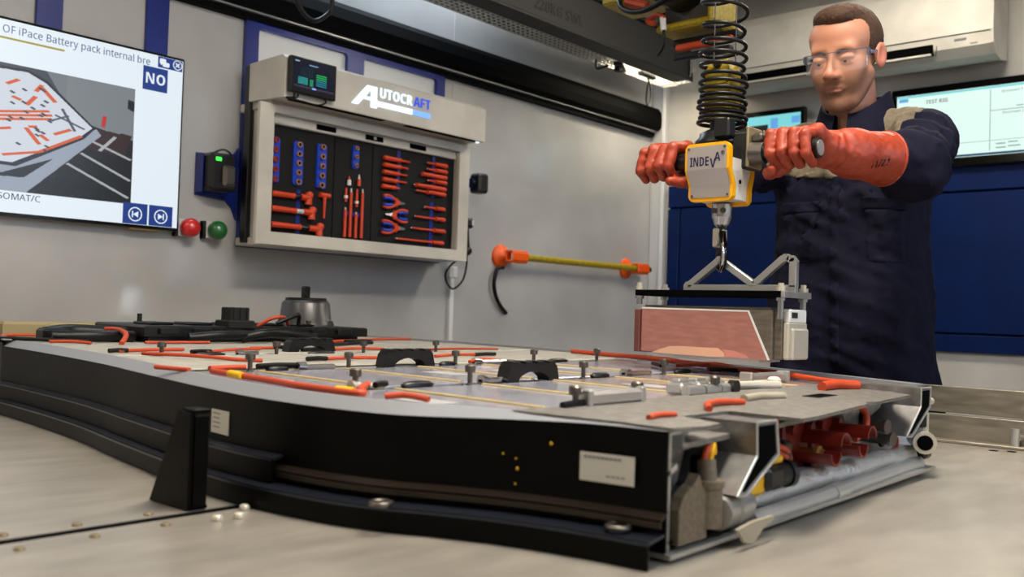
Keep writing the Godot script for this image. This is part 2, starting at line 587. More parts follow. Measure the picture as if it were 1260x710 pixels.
# ---------------------------------------------------------------- the room
func build_room() -> void:
	var s := mb()
	box(s, Vector3(1.16, -0.05, 0.05), Vector3(7.2, 0.1, 6.4))
	struct(s, "floor", M.floor)
	s = mb()
	box(s, Vector3(1.16, HC + 1.81, 0.05), Vector3(7.2, 0.12, 6.4))
	struct(s, "ceiling", M.ceiling)
	s = mb()
	box(s, Vector3(1.16, 1.40, -3.06), Vector3(7.2, 2.8, 0.12))
	struct(s, "wall_left", M.wall)
	s = mb()
	box(s, Vector3(4.68, 1.40, 0.06), Vector3(0.12, 2.8, 6.12))
	struct(s, "wall_right", M.wall_far)
	s = mb()
	box(s, Vector3(-2.36, 1.40, 0.06), Vector3(0.12, 2.8, 6.12))
	struct(s, "wall_back", M.wall_far)
	# the wall behind the photographer's right shoulder: one high window and two small ones
	s = mb()
	var wp := PackedVector2Array([Vector2(-2.42, 0), Vector2(4.74, 0), Vector2(4.74, 2.8), Vector2(-2.42, 2.8)])
	var wins := [[1.70, 1.85, 3.40, 2.55], [3.76, 0.84, 4.13, 1.17], [4.34, 1.22, 4.60, 1.60]]
	var cut := []
	for w in wins:
		cut.append(rrect(w[0], w[1], w[2], w[3], 0.004, 1))
	prism(s, wp, Transform3D(Basis(), Vector3(0, 0, 2.0)), 0.12, cut)
	struct(s, "wall_near", M.wall_far)
	for k in 3:
		var w: Array = wins[k]
		s = mb()
		prism(s, rrect(w[0], w[1], w[2], w[3], 0.004, 1), Transform3D(Basis(), Vector3(0, 0, 2.02)), 0.05, [rrect(w[0] + 0.03, w[1] + 0.03, w[2] - 0.03, w[3] - 0.03, 0.003, 1)])
		var win := struct(s, "window_%d" % (k + 1), M.white_plastic)
		s = mb()
		box(s, Vector3((w[0] + w[2]) / 2, (w[1] + w[3]) / 2, 2.045), Vector3(w[2] - w[0] - 0.05, w[3] - w[1] - 0.05, 0.006))
		part(s, "pane", M.pane, win)
	# pale post in the far corner
	s = mb()
	box(s, W(4.60, 0.2, 2.955), Vector3(0.05, 2.48, 0.09), 0.006)
	box(s, W(4.588, 0.2, 2.925), Vector3(0.04, 2.48, 0.012), 0.003)
	struct(s, "trim_1", M.alu_pale)
	# blue panelling along the right-hand wall
	s = mb()
	box(s, W(4.613, 0.3125, 0.95), Vector3(0.012, 0.865, 3.86))
	var blue := struct(s, "trim_2", M.black_gap)
	var rows := [[0.621, 0.745, -0.98, 2.89], [-0.12, -0.040, -0.98, 2.89], [-0.032, 0.613, 2.815, 2.89], [-0.032, 0.613, 1.02, 2.807], [-0.032, 0.613, -0.98, 1.012]]
	for r in rows:
		s = mb()
		box(s, W(4.604, (r[0] + r[1]) / 2, (r[2] + r[3]) / 2), Vector3(0.016, r[1] - r[0], r[3] - r[2]), 0.003)
		part(s, "panel", M.blue_panel, blue)
	# black rail high on the left wall
	s = mb()
	var prof := PackedVector2Array([Vector2(0, 1.062), Vector2(0.050, 1.062), Vector2(0.066, 1.080), Vector2(0.072, 1.12), Vector2(0.064, 1.165), Vector2(0.045, 1.190), Vector2(0, 1.190)])
	prism(s, prof, xf_of(W(-2.2, 0, 3.0), Vector3(0, 0, 1), Vector3(0, 1, 0)), -6.774)
	box(s, W(1.18, 1.041, 2.985), Vector3(6.76, 0.024, 0.03))
	var rail := struct(s, "trim_3", M.beam_black)
	s = mb()
	box(s, W(1.18, 1.0575, 2.978), Vector3(6.76, 0.006, 0.044))
	part(s, "metal_strip", M.alu, rail)
	# two steel seams of the wall sheeting
	for x in [0.35, 2.98]:
		s = mb()
		box(s, W(x, 0.35, 2.9985), Vector3(0.05, 2.7, 0.003), 0.001)
		struct(s, "trim_%d" % (4 if x < 1 else 5), M.wall)
	ceiling_panel(1.25, -0.55, 1.2, 0.3, 7.5, Color(1.0, 0.95, 0.88), "long ceiling light panel above the battery pack")
	ceiling_panel(3.65, -1.25, 0.3, 1.0, 2.7, Color(1.0, 0.96, 0.89), "ceiling light panel between the bench and the blue wall")
	ceiling_panel(-0.6, -1.9, 1.2, 0.3, 2.0, Color(1.0, 0.94, 0.86), "ceiling light panel near the big wall screen")
	ceiling_panel(2.4, -2.84, 1.3, 0.12, 1.5, Color(0.86, 0.93, 1.0), "ceiling light panel nearest the crane rail")
	ceiling_panel(0.9, 1.3, 1.2, 0.3, 4.0, Color(0.92, 0.96, 1.0), "ceiling light panel in front of the window")

# ---------------------------------------------------------------- the bench
func build_bench() -> void:
	var t := thing("workbench", "long steel-topped workbench that carries the whole battery pack", "workbench", Vector3(0.6, 0, -0.9))
	var y := HC - 0.25
	var s := mb()
	box(s, Vector3(0.62, y - 0.015, -(1.033 + 2.94) / 2), Vector3(3.06, 0.03, 2.94 - 1.033))
	wpart(s, "top_plate", M.bench, t)
	s = mb()
	box(s, Vector3(0.62, y - 0.015, -(1.013 - 1.3) / 2), Vector3(3.06, 0.03, 1.013 + 1.3))
	wpart(s, "top_plate", M.bench, t)
	s = mb()
	box(s, Vector3(0.62, y - 0.0128, -1.023), Vector3(3.05, 0.024, 0.0198))
	wpart(s, "seam_filler", M.black_gap, t, "black strip in the gap between the two top plates")
	s = mb()
	box(s, Vector3(0.62, y - 0.05, -0.82), Vector3(3.04, 0.04, 4.2))
	wpart(s, "under_frame", M.black_gap, t)
	for q in [[0.398, 1.050], [0.474, 1.047], [0.556, 1.046], [0.388, 0.981], [0.465, 0.985], [0.62, 1.047], [0.545, 0.985]]:
		s = mb()
		lathe(s, [Vector2(0.0055, 0), Vector2(0.0055, 0.002), Vector2(0.003, 0.0032), Vector2(0, 0.0032)], Transform3D(Basis(), Vector3(q[0], y, -q[1])), 12)
		wpart(s, "screw", M.screw_tan, t)
	for x in [-0.8, 2.05]:
		for z in [1.2, -0.8, -2.8]:
			s = mb()
			box(s, Vector3(x, (y - 0.07) / 2, z), Vector3(0.08, y - 0.07, 0.08), 0.005)
			wpart(s, "leg", M.steel_dark, t)
	# raised edge of stacked rails on the far side
	s = mb()
	box(s, W(2.179, -0.2205, 0.8), Vector3(0.018, 0.057, 4.2), 0.0015)
	box(s, W(2.155, -0.2465, 0.8), Vector3(0.04, 0.007, 4.2), 0.0015)
	wpart(s, "edge_rail", M.upstand, t, "lower brushed rail of the raised bench edge")
	s = mb()
	box(s, W(2.180, -0.1595, 0.8), Vector3(0.016, 0.057, 4.2), 0.0015)
	wpart(s, "edge_rail", M.upstand, t, "upper brushed rail of the raised bench edge")
	for q in [[2.09, 0.53], [2.105, 0.50]]:
		s = mb()
		cyl(s, Vector3(q[0], y - 0.004, -q[1]), Vector3(q[0], y + 0.0006, -q[1]), 0.009, -1.0, 14)
		wpart(s, "bolt_hole", M.black_gap, t)
	s = mb()
	cyl(s, W(2.172, -0.226, 0.497), W(2.145, -0.226, 0.499), 0.006)
	cyl(s, W(2.145, -0.243, 0.504), W(2.145, -0.207, 0.504), 0.0085, 0.0095)
	wpart(s, "latch_bolt", M.alu, t, "bright latch bolt on the raised edge")

# ---------------------------------------------------------------- the battery pack
func T(u: float, v: float, dh := 0.0) -> Vector3:
	return W(u, -0.114 + 0.009 * (v - 0.55) + dh, v)

func pack_outline() -> Array:
	var p := []
	for q in [[0.834, 0.515], [0.822, 0.600], [0.800, 0.690], [0.770, 0.765], [0.740, 0.830], [0.718, 0.920], [0.709, 1.050], [0.722, 1.210], [0.758, 1.450], [0.797, 1.690], [0.826, 2.000], [0.838, 2.250]]:
		p.append(Vector3(q[0], 0, q[1]))
	var left := curve(p, 5)
	p = []
	for q in [[0.838, 2.25], [0.87, 2.40], [0.96, 2.50], [1.10, 2.54], [1.6, 2.55], [1.95, 2.54], [2.05, 2.50], [2.10, 2.38], [2.125, 2.1], [2.127, 1.968], [2.118, 1.66], [2.088, 1.355], [2.035, 1.10], [1.964, 0.887], [1.832, 0.588]]:
		p.append(Vector3(q[0], 0, q[1]))
	var right := curve(p, 4)
	right.pop_front()
	return left + right

# a loop of the outline moved inwards by d
func inset(o: Array, d: float) -> Array:
	var out := []
	var m := o.size()
	for i in m:
		var a: Vector3 = o[maxi(i - 1, 0)]
		var b: Vector3 = o[mini(i + 1, m - 1)]
		var t := (b - a).normalized()
		out.append(o[i] + Vector3(t.z, 0, -t.x) * d)
	return out

# a strip between two rows of points; sides turned towards out
func strip(s: SurfaceTool, a: Array, b: Array, out: Callable) -> void:
	smooth(s)
	for i in a.size() - 1:
		fpoly(s, [a[i], a[i + 1], b[i + 1], b[i]], out.call(i))

func ribbon(s: SurfaceTool, o: Array, d0: float, h0: float, d1: float, h1: float, top := true, thick := 0.003, fade := false) -> void:
	# sheet that follows the outline from (inset d0, height h0) to (inset d1, height h1); heights from the top plane if top, else from the bench
	var pa := inset(o, d0)
	var pb := inset(o, d1)
	var m := o.size()
	var a := []
	var b := []
	for i in m:
		var f := lerpf(0.2, 1.0, smoothstep(0.55, 0.86, o[i].z)) if fade else 1.0
		if fade:
			a.append(T(pa[i].x, pa[i].z, h0 * f))
			b.append(T(pb[i].x, pb[i].z, h1 * f) if h1 > -0.05 else W(pb[i].x, -0.25 + h1 + 0.2, pb[i].z))
			continue
		a.append(T(pa[i].x, pa[i].z, h0) if top else W(pa[i].x, -0.25 + h0, pa[i].z))
		b.append(T(pb[i].x, pb[i].z, h1) if h1 > -0.05 and top else W(pb[i].x, -0.25 + (h1 if not top else h1 + 0.2), pb[i].z))
	var nrm := []
	for i in m:
		var j := mini(i + 1, m - 1)
		var k := maxi(j - 1, 0)
		var t: Vector3 = a[j] - a[k]
		nrm.append(t.cross(b[i] - a[i]).normalized())
	var a2 := []
	var b2 := []
	for i in m:
		a2.append(a[i] + nrm[i] * thick)
		b2.append(b[i] + nrm[i] * thick)
	strip(s, a, b, func(i): return -nrm[i])
	strip(s, a2, b2, func(i): return nrm[i])
	strip(s, a, a2, func(i): return a[i] - b[i])
	strip(s, b, b2, func(i): return b[i] - a[i])
	flat(s)
	fpoly(s, [a[0], b[0], b2[0], a2[0]], a[0] - a[1])
	fpoly(s, [a[m - 1], b[m - 1], b2[m - 1], a2[m - 1]], a[m - 1] - a[m - 2])

# a slab between four corners on the top plane
func slab(s: SurfaceTool, u0: float, v0: float, u1: float, v1: float, top: float, thick: float, bev := 0.002) -> void:
	slab4(s, [Vector2(u0, v0), Vector2(u1, v0), Vector2(u1, v1), Vector2(u0, v1)], top, thick, bev)

func slab4(s: SurfaceTool, poly: Array, top: float, thick: float, bev := 0.002) -> void:
	# any outline in (u, v) on the top plane, with a chamfered upper edge
	var q := PackedVector2Array(poly)
	var inner: Array = Geometry2D.offset_polygon(q, -bev, Geometry2D.JOIN_MITER) if bev > 0.0 else [q]
	var r: PackedVector2Array = inner[0] if inner.size() else q
	flat(s)
	var ids := Geometry2D.triangulate_polygon(r)
	for i in range(0, ids.size(), 3):
		fpoly(s, [T(r[ids[i]].x, r[ids[i]].y, top), T(r[ids[i + 1]].x, r[ids[i + 1]].y, top), T(r[ids[i + 2]].x, r[ids[i + 2]].y, top)], Vector3.UP)
	var ccw := -1.0 if Geometry2D.is_polygon_clockwise(q) else 1.0
	for i in q.size():
		var a := q[i]
		var b := q[(i + 1) % q.size()]
		var n2 := Vector2(b.y - a.y, a.x - b.x) * ccw
		var o := Vector3(n2.x, 0, -n2.y)
		fpoly(s, [T(a.x, a.y, top - bev), T(b.x, b.y, top - bev), T(b.x, b.y, top - thick), T(a.x, a.y, top - thick)], o)
		if bev > 0.0 and r.size() == q.size():
			var ca := r[0]
			var cb := r[0]
			for k in r:
				if k.distance_to(a) < ca.distance_to(a):
					ca = k
				if k.distance_to(b) < cb.distance_to(b):
					cb = k
			fpoly(s, [T(a.x, a.y, top - bev), T(b.x, b.y, top - bev), T(cb.x, cb.y, top), T(ca.x, ca.y, top)], o + Vector3.UP * o.length())

func on_top(l: Array, dh := 0.006) -> Array:
	var out := []
	for q in l:
		out.append(T(q[0], q[1], dh + (q[2] if q.size() > 2 else 0.0)))
	return out

func E(u: float, h: float, v := 0.53) -> Vector3:
	return W(u, h, v)

func clip_front(poly: Array, o2: PackedVector2Array) -> Array:
	var r := Geometry2D.intersect_polygons(PackedVector2Array(poly), o2)
	return Array(r[0]) if r.size() else []

func build_pack() -> void:
	var t := thing("battery_pack", "large opened electric car battery pack with orange cables lying on the steel bench", "battery pack", W(1.35, -0.25, 1.5))
	var o := pack_outline()
	var s := mb()
	# tray: side wall, top flange, bottom ledge, floor
	var nl := 56
	var left := o.slice(0, nl)
	var right := o.slice(nl - 1, o.size())
	ribbon(s, left, 0.0, -0.012, 0.0, -0.190, true, 0.004, true)
	ribbon(s, right, 0.0, -0.004, 0.0, -0.190, true, 0.004)
	wpart(s, "side_wall", M.pack_black, t, "tall black side wall of the tray")
	s = mb()
	ribbon(s, left, -0.002, -0.0125, 0.022, 0.0015, true, 0.003, true)
	ribbon(s, left, 0.022, 0.0015, 0.034, 0.0005, true, 0.003, true)
	ribbon(s, left, 0.034, 0.0, 0.038, -0.022, true, 0.003)
	ribbon(s, right, -0.004, 0.004, 0.024, 0.004, true, 0.003)
	ribbon(s, right, 0.024, 0.004, 0.028, -0.022, true, 0.003)
	wpart(s, "top_flange", M.flange_pale, t, "pale metal flange round the top")
	s = mb()
	ribbon(s, o, 0.002, 0.050, -0.014, 0.043, false, 0.003)
	ribbon(s, o, -0.014, 0.043, -0.014, 0.037, false, 0.003)
	wpart(s, "bottom_ledge", M.pack_ledge, t)
	var o2 := PackedVector2Array()
	for q in inset(o, 0.036):
		o2.append(Vector2(q.x, q.z))
	s = mb()
	slab4(s, Array(o2), -0.018, 0.006, 0.0)
	wpart(s, "inner_deck", M.pack_plate, t)
	s = mb()
	var oi := PackedVector2Array()
	for q in inset(o, 0.006):
		oi.append(Vector2(q.x, q.z))
	var ids := Geometry2D.triangulate_polygon(oi)
	flat(s)
	for i in range(0, ids.size(), 3):
		var f3 := [W(oi[ids[i]].x, -0.232, oi[ids[i]].y), W(oi[ids[i + 1]].x, -0.232, oi[ids[i + 1]].y), W(oi[ids[i + 2]].x, -0.232, oi[ids[i + 2]].y)]
		fpoly(s, f3, Vector3.DOWN)
	wpart(s, "tray_floor", M.pack_black, t)
	# modules: rows along u, a gap with busbars between the rows
	var cols := [0.70, 0.89, 1.07, 1.245, 1.425, 1.60, 1.78, 1.96]
	var rows := [[0.722, 1.002], [1.042, 1.335]]
	var rng := RandomNumberGenerator.new()
	rng.seed = 11
	for r in rows.size():
		for c in cols.size() - 1:
			var poly := clip_front([Vector2(cols[c] + 0.003, rows[r][0]), Vector2(cols[c + 1] - 0.003, rows[r][0]), Vector2(cols[c + 1] - 0.003, rows[r][1]), Vector2(cols[c] + 0.003, rows[r][1])], o2)
			if poly.size() < 3:
				continue
			s = mb()
			slab4(s, poly, -0.003, 0.014, 0.002)
			var mod := wpart(s, "module", M.module_warm if r == 0 and c > 2 else M.module_top, t)
			if c in [0, 2, 3] or r == 1 and c == 4:
				s = mb()
				var cu: float = (cols[c] + cols[c + 1]) / 2 + rng.randf_range(-0.02, 0.03)
				var cv: float = (rows[r][0] + rows[r][1]) / 2 + rng.randf_range(-0.03, 0.03)
				slab(s, cu - 0.022, cv - 0.036, cu + 0.022, cv + 0.036, -0.0022, 0.001, 0.0)
				wpart(s, "paper_label", M.label_grey, mod)
			if c > 0 and c < 6:
				s = mb()
				slab(s, cols[c] - 0.0032, rows[r][0] + 0.004, cols[c] + 0.0032, rows[r][1] - 0.004, -0.0005, 0.006, 0.0015)
				wpart(s, "seam_strip", M.seam_cream, t)
	# pale covers over the far rows
	for q in [[0.79, 1.372, 1.36, 1.700], [1.366, 1.372, 2.06, 1.700], [0.82, 1.738, 1.30, 2.08], [1.306, 1.738, 2.08, 2.08], [0.87, 2.088, 2.06, 2.49]]:
		var poly := clip_front([Vector2(q[0], q[1]), Vector2(q[2], q[1]), Vector2(q[2], q[3]), Vector2(q[0], q[3])], o2)
		s = mb()
		slab4(s, poly, -0.001, 0.014, 0.002)
		wpart(s, "cover_panel", M.cover_white, t)
	# studs between the rows
	for q in [[0.927, 1.718, 0], [0.888, 1.355, 0], [1.090, 1.350, 0], [0.838, 1.022, 0], [1.664, 1.718, 0], [1.613, 1.352, 0], [1.366, 1.352, 0], [1.359, 1.022, 0], [1.066, 1.022, 0], [1.626, 1.022, 0], [1.053, 0.702, 1], [0.919, 0.702, 1], [1.275, 0.712, 1], [1.19, 1.718, 0], [1.43, 1.718, 0], [1.85, 1.352, 0]]:
		s = mb()
		var p := T(q[0], q[1], -0.012)
		lathe(s, [Vector2(0.0075, 0), Vector2(0.0075, 0.008), Vector2(0.004, 0.010), Vector2(0.004, 0.026), Vector2(0.0085, 0.027), Vector2(0.0085, 0.036), Vector2(0.006, 0.038), Vector2(0, 0.038)], Transform3D(Basis(), p), 12, true)
		wpart(s, "stud", M.steel_dark, t)
	# busbars and black clips lying in the gaps
	for q in [[0.86, 1.022, 0.06, 0], [0.955, 1.022, 0.07, 2], [1.115, 1.022, 0.05, 1], [1.41, 1.022, 0.06, 2], [1.53, 1.022, 0.09, 1], [1.70, 1.022, 0.07, 2], [0.94, 1.353, 0.05, 2], [1.02, 1.353, 0.08, 1], [1.345, 1.353, 0.05, 2], [1.47, 1.353, 0.10, 1], [1.53, 1.353, 0.06, 2], [1.70, 1.353, 0.08, 2], [1.03, 1.719, 0.08, 2], [1.12, 1.719, 0.05, 1], [1.31, 1.719, 0.08, 2], [1.56, 1.719, 0.09, 2]]:
		s = mb()
		var p := T(q[0], q[1], 0.0)
		if q[3] == 2:
			lathe(s, [Vector2(0, -0.012), Vector2(0.006, -0.012), Vector2(0.008, 0.0), Vector2(0.005, 0.004), Vector2(0, 0.005)], Transform3D(Basis(Vector3(q[2] * 60, 0, 0), Vector3(0, 1, 0), Vector3(0, 0, 1.3)), p), 12)
			wpart(s, "clip", M.black_plastic, t)
		else:
			box(s, p, Vector3(q[2], 0.010, 0.014), 0.003)
			cyl(s, p + Vector3(-q[2] * 0.5, 0.001, 0), p + Vector3(-q[2] * 0.3, 0.001, 0), 0.009, -1, 12)
			wpart(s, "busbar", M.nickel if q[3] == 0 else M.steel, t)
	# black bridge-shaped cable guides
	for q in [[1.318, 1.775], [1.240, 1.362], [1.205, 1.020]]:
		s = mb()
		var out := PackedVector2Array([Vector2(-0.066, 0), Vector2(-0.060, 0.024), Vector2(-0.054, 0.030), Vector2(0.054, 0.030), Vector2(0.060, 0.024), Vector2(0.066, 0), Vector2(0.046, 0)])
		for k in 9:
			var a := PI * k / 8.0
			out.append(Vector2(cos(a) * 0.040, sin(a) * 0.017))
		out.append(Vector2(-0.046, 0))
		prism(s, out, Transform3D(Basis(), T(q[0], q[1], -0.004) + Vector3(0, 0, -0.013)), 0.026)
		for x in [-0.045, -0.015, 0.015, 0.045]:
			box(s, T(q[0], q[1], -0.004) + Vector3(x, 0.031, 0), Vector3(0.018, 0.006, 0.028), 0.001)
		wpart(s, "cable_guide", M.black_plastic, t)
	# orange cables; the first runs along the far rim
	var cables := [
		[0.0095, [[2.02, 1.56], [1.99, 1.42], [1.92, 1.27, 0.003], [1.893, 1.139], [1.825, 0.968], [1.751, 0.843, 0.003], [1.716, 0.760], [1.649, 0.664]]],
		[0.0075, [[2.0, 1.40], [1.94, 1.23, 0.006], [1.88, 1.14, 0.005], [1.80, 0.97, 0.004], [1.74, 0.87]]],
		[0.0065, [[1.80, 1.10], [1.83, 1.02, 0.008], [1.79, 0.95, 0.003], [1.76, 1.00]]],
		[0.0065, [[0.785, 1.300], [0.774, 1.200], [0.766, 1.10], [0.757, 1.030], [0.766, 0.925], [0.800, 0.965], [0.86, 1.021]]],
		[0.0055, [[0.772, 0.884], [0.790, 0.866, 0.002], [0.795, 0.830]]],
		[0.0060, [[0.888, 1.718], [0.930, 1.61, 0.002], [0.971, 1.515], [0.999, 1.484]]],
		[0.0060, [[0.879, 1.796], [0.95, 1.81, 0.001], [1.033, 1.823]]],
		[0.0055, [[1.036, 1.739], [1.13, 1.78, 0.002], [1.218, 1.821]]],
		[0.0055, [[1.214, 1.853], [1.270, 1.86], [1.328, 1.869]]],
		[0.0060, [[1.359, 1.766], [1.45, 1.77, 0.002], [1.536, 1.769]]],
		[0.0060, [[1.125, 1.490], [1.21, 1.495, 0.001], [1.287, 1.496]]],
		[0.0060, [[1.458, 1.507], [1.54, 1.515, 0.002], [1.632, 1.525]]],
		[0.0065, [[1.48, 2.06], [1.676, 2.12], [1.9, 2.19, 0.002], [2.055, 2.24]]],
		[0.0060, [[1.091, 2.100], [1.17, 2.093], [1.251, 2.087]]],
		[0.0060, [[0.885, 2.403], [0.94, 2.42, 0.002], [0.995, 2.404]]],
		[0.0060, [[0.895, 2.150], [0.93, 2.115, 0.002], [0.955, 2.079]]],
		[0.0105, [[1.04, 2.33, 0.014], [1.07, 2.28, 0.020], [1.075, 2.20, 0.022], [1.055, 2.12, 0.014], [1.02, 2.07, -0.004]]],
		[0.0060, [[0.746, 1.400], [0.756, 1.36], [0.765, 1.33]]],
		[0.0060, [[0.808, 1.345], [0.84, 1.35], [0.877, 1.352]]],
		[0.0060, [[0.879, 0.570], [0.905, 0.574, 0.001], [0.934, 0.570]]],
		[0.0075, [[1.020, 0.575], [1.05, 0.595, 0.002], [1.096, 0.605, 0.002], [1.146, 0.596]]],
		[0.0050, [[1.60, 1.72], [1.75, 1.725, 0.002], [1.90, 1.72]]],
		[0.0050, [[1.40, 1.345], [1.45, 1.36, 0.004], [1.50, 1.35]]]]
	for c in cables:
		s = mb()
		rod(s, curve(on_top(c[1], c[0] * 0.55), 5), c[0] * (0.58 if c[1][0][1] > 1.35 or c[1][0][1] < 0.62 else 0.72), 8)
		wpart(s, "cable", M.cable_orange, t)
	for q in [[0.775, 1.235, 0.771, 1.195], [0.762, 0.965, 0.765, 0.935]]:
		s = mb()
		rod(s, on_top([[q[0], q[1]], [q[2], q[3]]], 0.0045), 0.0055, 8)
		wpart(s, "cable_tape", M.paper_yellow, t)
	for q in [[0.86, 1.796, 0.90, 1.80], [1.00, 1.735, 1.05, 1.745], [1.29, 1.765, 1.37, 1.77], [1.28, 1.855, 1.31, 1.862], [1.10, 1.488, 1.15, 1.492], [1.60, 1.52, 1.68, 1.53], [1.68, 2.10, 1.80, 2.13], [1.45, 1.90, 1.60, 1.99], [1.60, 1.99, 1.72, 2.03], [0.83, 2.28, 0.97, 2.12], [0.90, 1.352, 0.98, 1.36], [1.74, 1.10, 1.80, 1.16], [1.79, 0.93, 1.75, 0.99], [1.00, 0.70, 1.02, 0.715], [0.885, 0.695, 0.95, 0.70], [0.855, 1.0, 0.885, 1.012]]:
		s = mb()
		rod(s, on_top([[q[0], q[1]], [(q[0] + q[2]) / 2, (q[1] + q[3]) / 2, 0.001], [q[2], q[3]]], 0.004), 0.0045, 8)
		wpart(s, "cable_end", M.cable_black, t)
	# bright clamp bars at the near row
	for q in [[0.935, 0.700, 1.050, 0.700], [1.50, 0.775, 1.632, 0.770]]:
		s = mb()
		box(s, T((q[0] + q[2]) / 2, q[1], 0.009), Vector3(q[2] - q[0], 0.018, 0.022), 0.004)
		box(s, T(q[0], q[1], 0.010), Vector3(0.010, 0.022, 0.024), 0.002)
		box(s, T(q[2], q[3], 0.010), Vector3(0.010, 0.022, 0.024), 0.002)
		wpart(s, "clamp_bar", M.alu, t)
	for k in 3:
		s = mb()
		var u := 1.215 + 0.048 * k
		box(s, T(u, 0.735, 0.008), Vector3(0.036, 0.018, 0.03), 0.004)
		box(s, T(u, 0.735, 0.019), Vector3(0.028, 0.006, 0.016), 0.002)
		cyl(s, T(u - 0.022, 0.712, 0.006), T(u + 0.022, 0.712, 0.006), 0.008, -1, 12)
		wpart(s, "terminal_block", M.alu, t)
	s = mb()
	cyl(s, T(1.325, 0.712, 0.008), T(1.325, 0.700, 0.008), 0.011, -1, 16)
	wpart(s, "round_plug", M.black_plastic, t)
	s = mb()
	rod(s, on_top([[1.34, 0.735], [1.42, 0.72], [1.47, 0.70]], 0.006), 0.007, 8)
	rod(s, on_top([[1.46, 0.742], [1.52, 0.735]], 0.006), 0.005, 8)
	wpart(s, "coolant_pipe", M.nickel, t)
	s = mb()
	rod(s, on_top([[1.19, 0.618], [1.24, 0.622, 0.001], [1.295, 0.61]], 0.004), 0.0062, 8)
	wpart(s, "wrapped_hose", M.tape_tan, t)
	s = mb()
	box(s, T(1.475, 0.712, 0.008), Vector3(0.022, 0.022, 0.02), 0.005)
	wpart(s, "connector", M.sticker, t)
	s = mb()
	rod(s, on_top([[1.50, 0.64], [1.56, 0.64, 0.002], [1.60, 0.62]], 0.007), 0.0085, 8)
	wpart(s, "cable", M.cable_orange, t)
	# black distribution unit at the far end
	s = mb()
	slab(s, 1.12, 2.16, 1.81, 2.42, 0.040, 0.026, 0.004)
	slab(s, 1.14, 2.18, 1.79, 2.40, 0.016, 0.014, 0.002)
	for k in 7:
		box(s, T(1.18 + 0.09 * k, 2.155, 0.028), Vector3(0.05, 0.014, 0.012), 0.002)
	for k in 5:
		box(s, T(1.20 + 0.11 * k, 2.27, 0.043), Vector3(0.06, 0.008, 0.10), 0.003)
	var bdu := wpart(s, "distribution_unit", M.black_plastic, t, "long black plastic unit on the far end")
	s = mb()
	box(s, T(1.385, 2.19, 0.064), Vector3(0.056, 0.052, 0.05), 0.003)
	box(s, T(1.385, 2.19, 0.045), Vector3(0.078, 0.022, 0.07), 0.003)
	for x in [-0.02, 0.0, 0.02]:
		box(s, T(1.385 + x, 2.163, 0.066), Vector3(0.006, 0.046, 0.006), 0.001)
	wpart(s, "relay_block", M.black_matte, bdu)
	s = mb()
	cyl(s, T(1.178, 2.30, 0.04), T(1.178, 2.30, 0.066), 0.006)
	wpart(s, "post", M.black_matte, bdu)
	s = mb()
	lathe(s, [Vector2(0.084, 0), Vector2(0.084, 0.012), Vector2(0.076, 0.016), Vector2(0.070, 0.070), Vector2(0.062, 0.078), Vector2(0.034, 0.080), Vector2(0, 0.080)], Transform3D(Basis(), T(1.69, 2.30, 0.036)), 32)
	for k in 6:
		var a := TAU * k / 6
		cyl(s, T(1.69, 2.30, 0.036) + Vector3(cos(a) * 0.078, 0, sin(a) * 0.078), T(1.69, 2.30, 0.056) + Vector3(cos(a) * 0.078, 0, sin(a) * 0.078), 0.008)
	wpart(s, "motor_dome", M.dome_grey, bdu, "grey metal dome with a black stub on top")
	s = mb()
	cyl(s, T(1.69, 2.30, 0.114), T(1.69, 2.30, 0.122), 0.060, -1, 24)
	box(s, T(1.688, 2.30, 0.138), Vector3(0.020, 0.036, 0.022), 0.003)
	wpart(s, "dome_stub", M.black_plastic, bdu)
	s = mb()
	rod(s, curve(on_top([[1.46, 2.2, 0.04], [1.49, 2.18, 0.062], [1.53, 2.18, 0.066], [1.56, 2.2, 0.045]], 0.0), 5), 0.005, 8)
	wpart(s, "wire", M.cable_orange, bdu)
	s = mb()
	rod(s, curve(on_top([[1.50, 2.17, 0.05], [1.55, 2.16, 0.07], [1.58, 2.18, 0.072], [1.585, 2.19, 0.045]], 0.0), 5), 0.0055, 8)
	wpart(s, "wire_loom", M.cable_black, bdu)
	s = mb()
	rod(s, curve(on_top([[1.36, 2.12, 0.012], [1.42, 2.10, 0.026], [1.50, 2.11, 0.022], [1.58, 2.10, 0.012]], 0.0), 5), 0.013, 8)
	wpart(s, "wire_loom", M.cable_black, bdu)
	s = mb()
	rod(s, curve(on_top([[1.22, 2.13, 0.012], [1.30, 2.11, 0.020], [1.40, 2.12, 0.020]], 0.0), 5), 0.012, 8)
	wpart(s, "wire_loom", M.cable_black, bdu)
	s = mb()
	rod(s, curve(on_top([[0.93, 2.26], [1.0, 2.29, 0.006], [1.08, 2.27, 0.003], [1.13, 2.25]], 0.014), 5), 0.018, 10)
	rod(s, curve(on_top([[0.92, 2.20], [1.02, 2.18, 0.002], [1.11, 2.20]], 0.012), 5), 0.014, 10)
	box(s, T(0.945, 2.255, 0.014), Vector3(0.06, 0.03, 0.05), 0.006)
	wpart(s, "plug_bundle", M.cable_black, t)
	s = mb()
	slab(s, 0.90, 2.43, 1.22, 2.50, 0.036, 0.038, 0.006)
	wpart(s, "foam_pad", M.pad_olive, t)
	build_pack_front(t)
	# yellow paint specks and the stickers on the black side
	for q in [[0.648, -0.142, 2.0], [0.706, -0.150, 1.6], [0.704, -0.158, 2.0], [0.707, -0.164, 2.4], [0.688, -0.162, 1.4], [0.686, -0.173, 2.2], [0.688, -0.190, 1.4]]:
		s = mb()
		var uu: float = lerpf(0.822, 0.795, clampf((q[0] - 0.60) / 0.09, 0.0, 1.1))
		var r: float = q[2] * 0.001
		ball(s, W(uu - 0.0002, q[1], q[0]), Vector3(r * 0.8, r, r), 5)
		wpart(s, "paint_speck", M.connector_yellow, t)
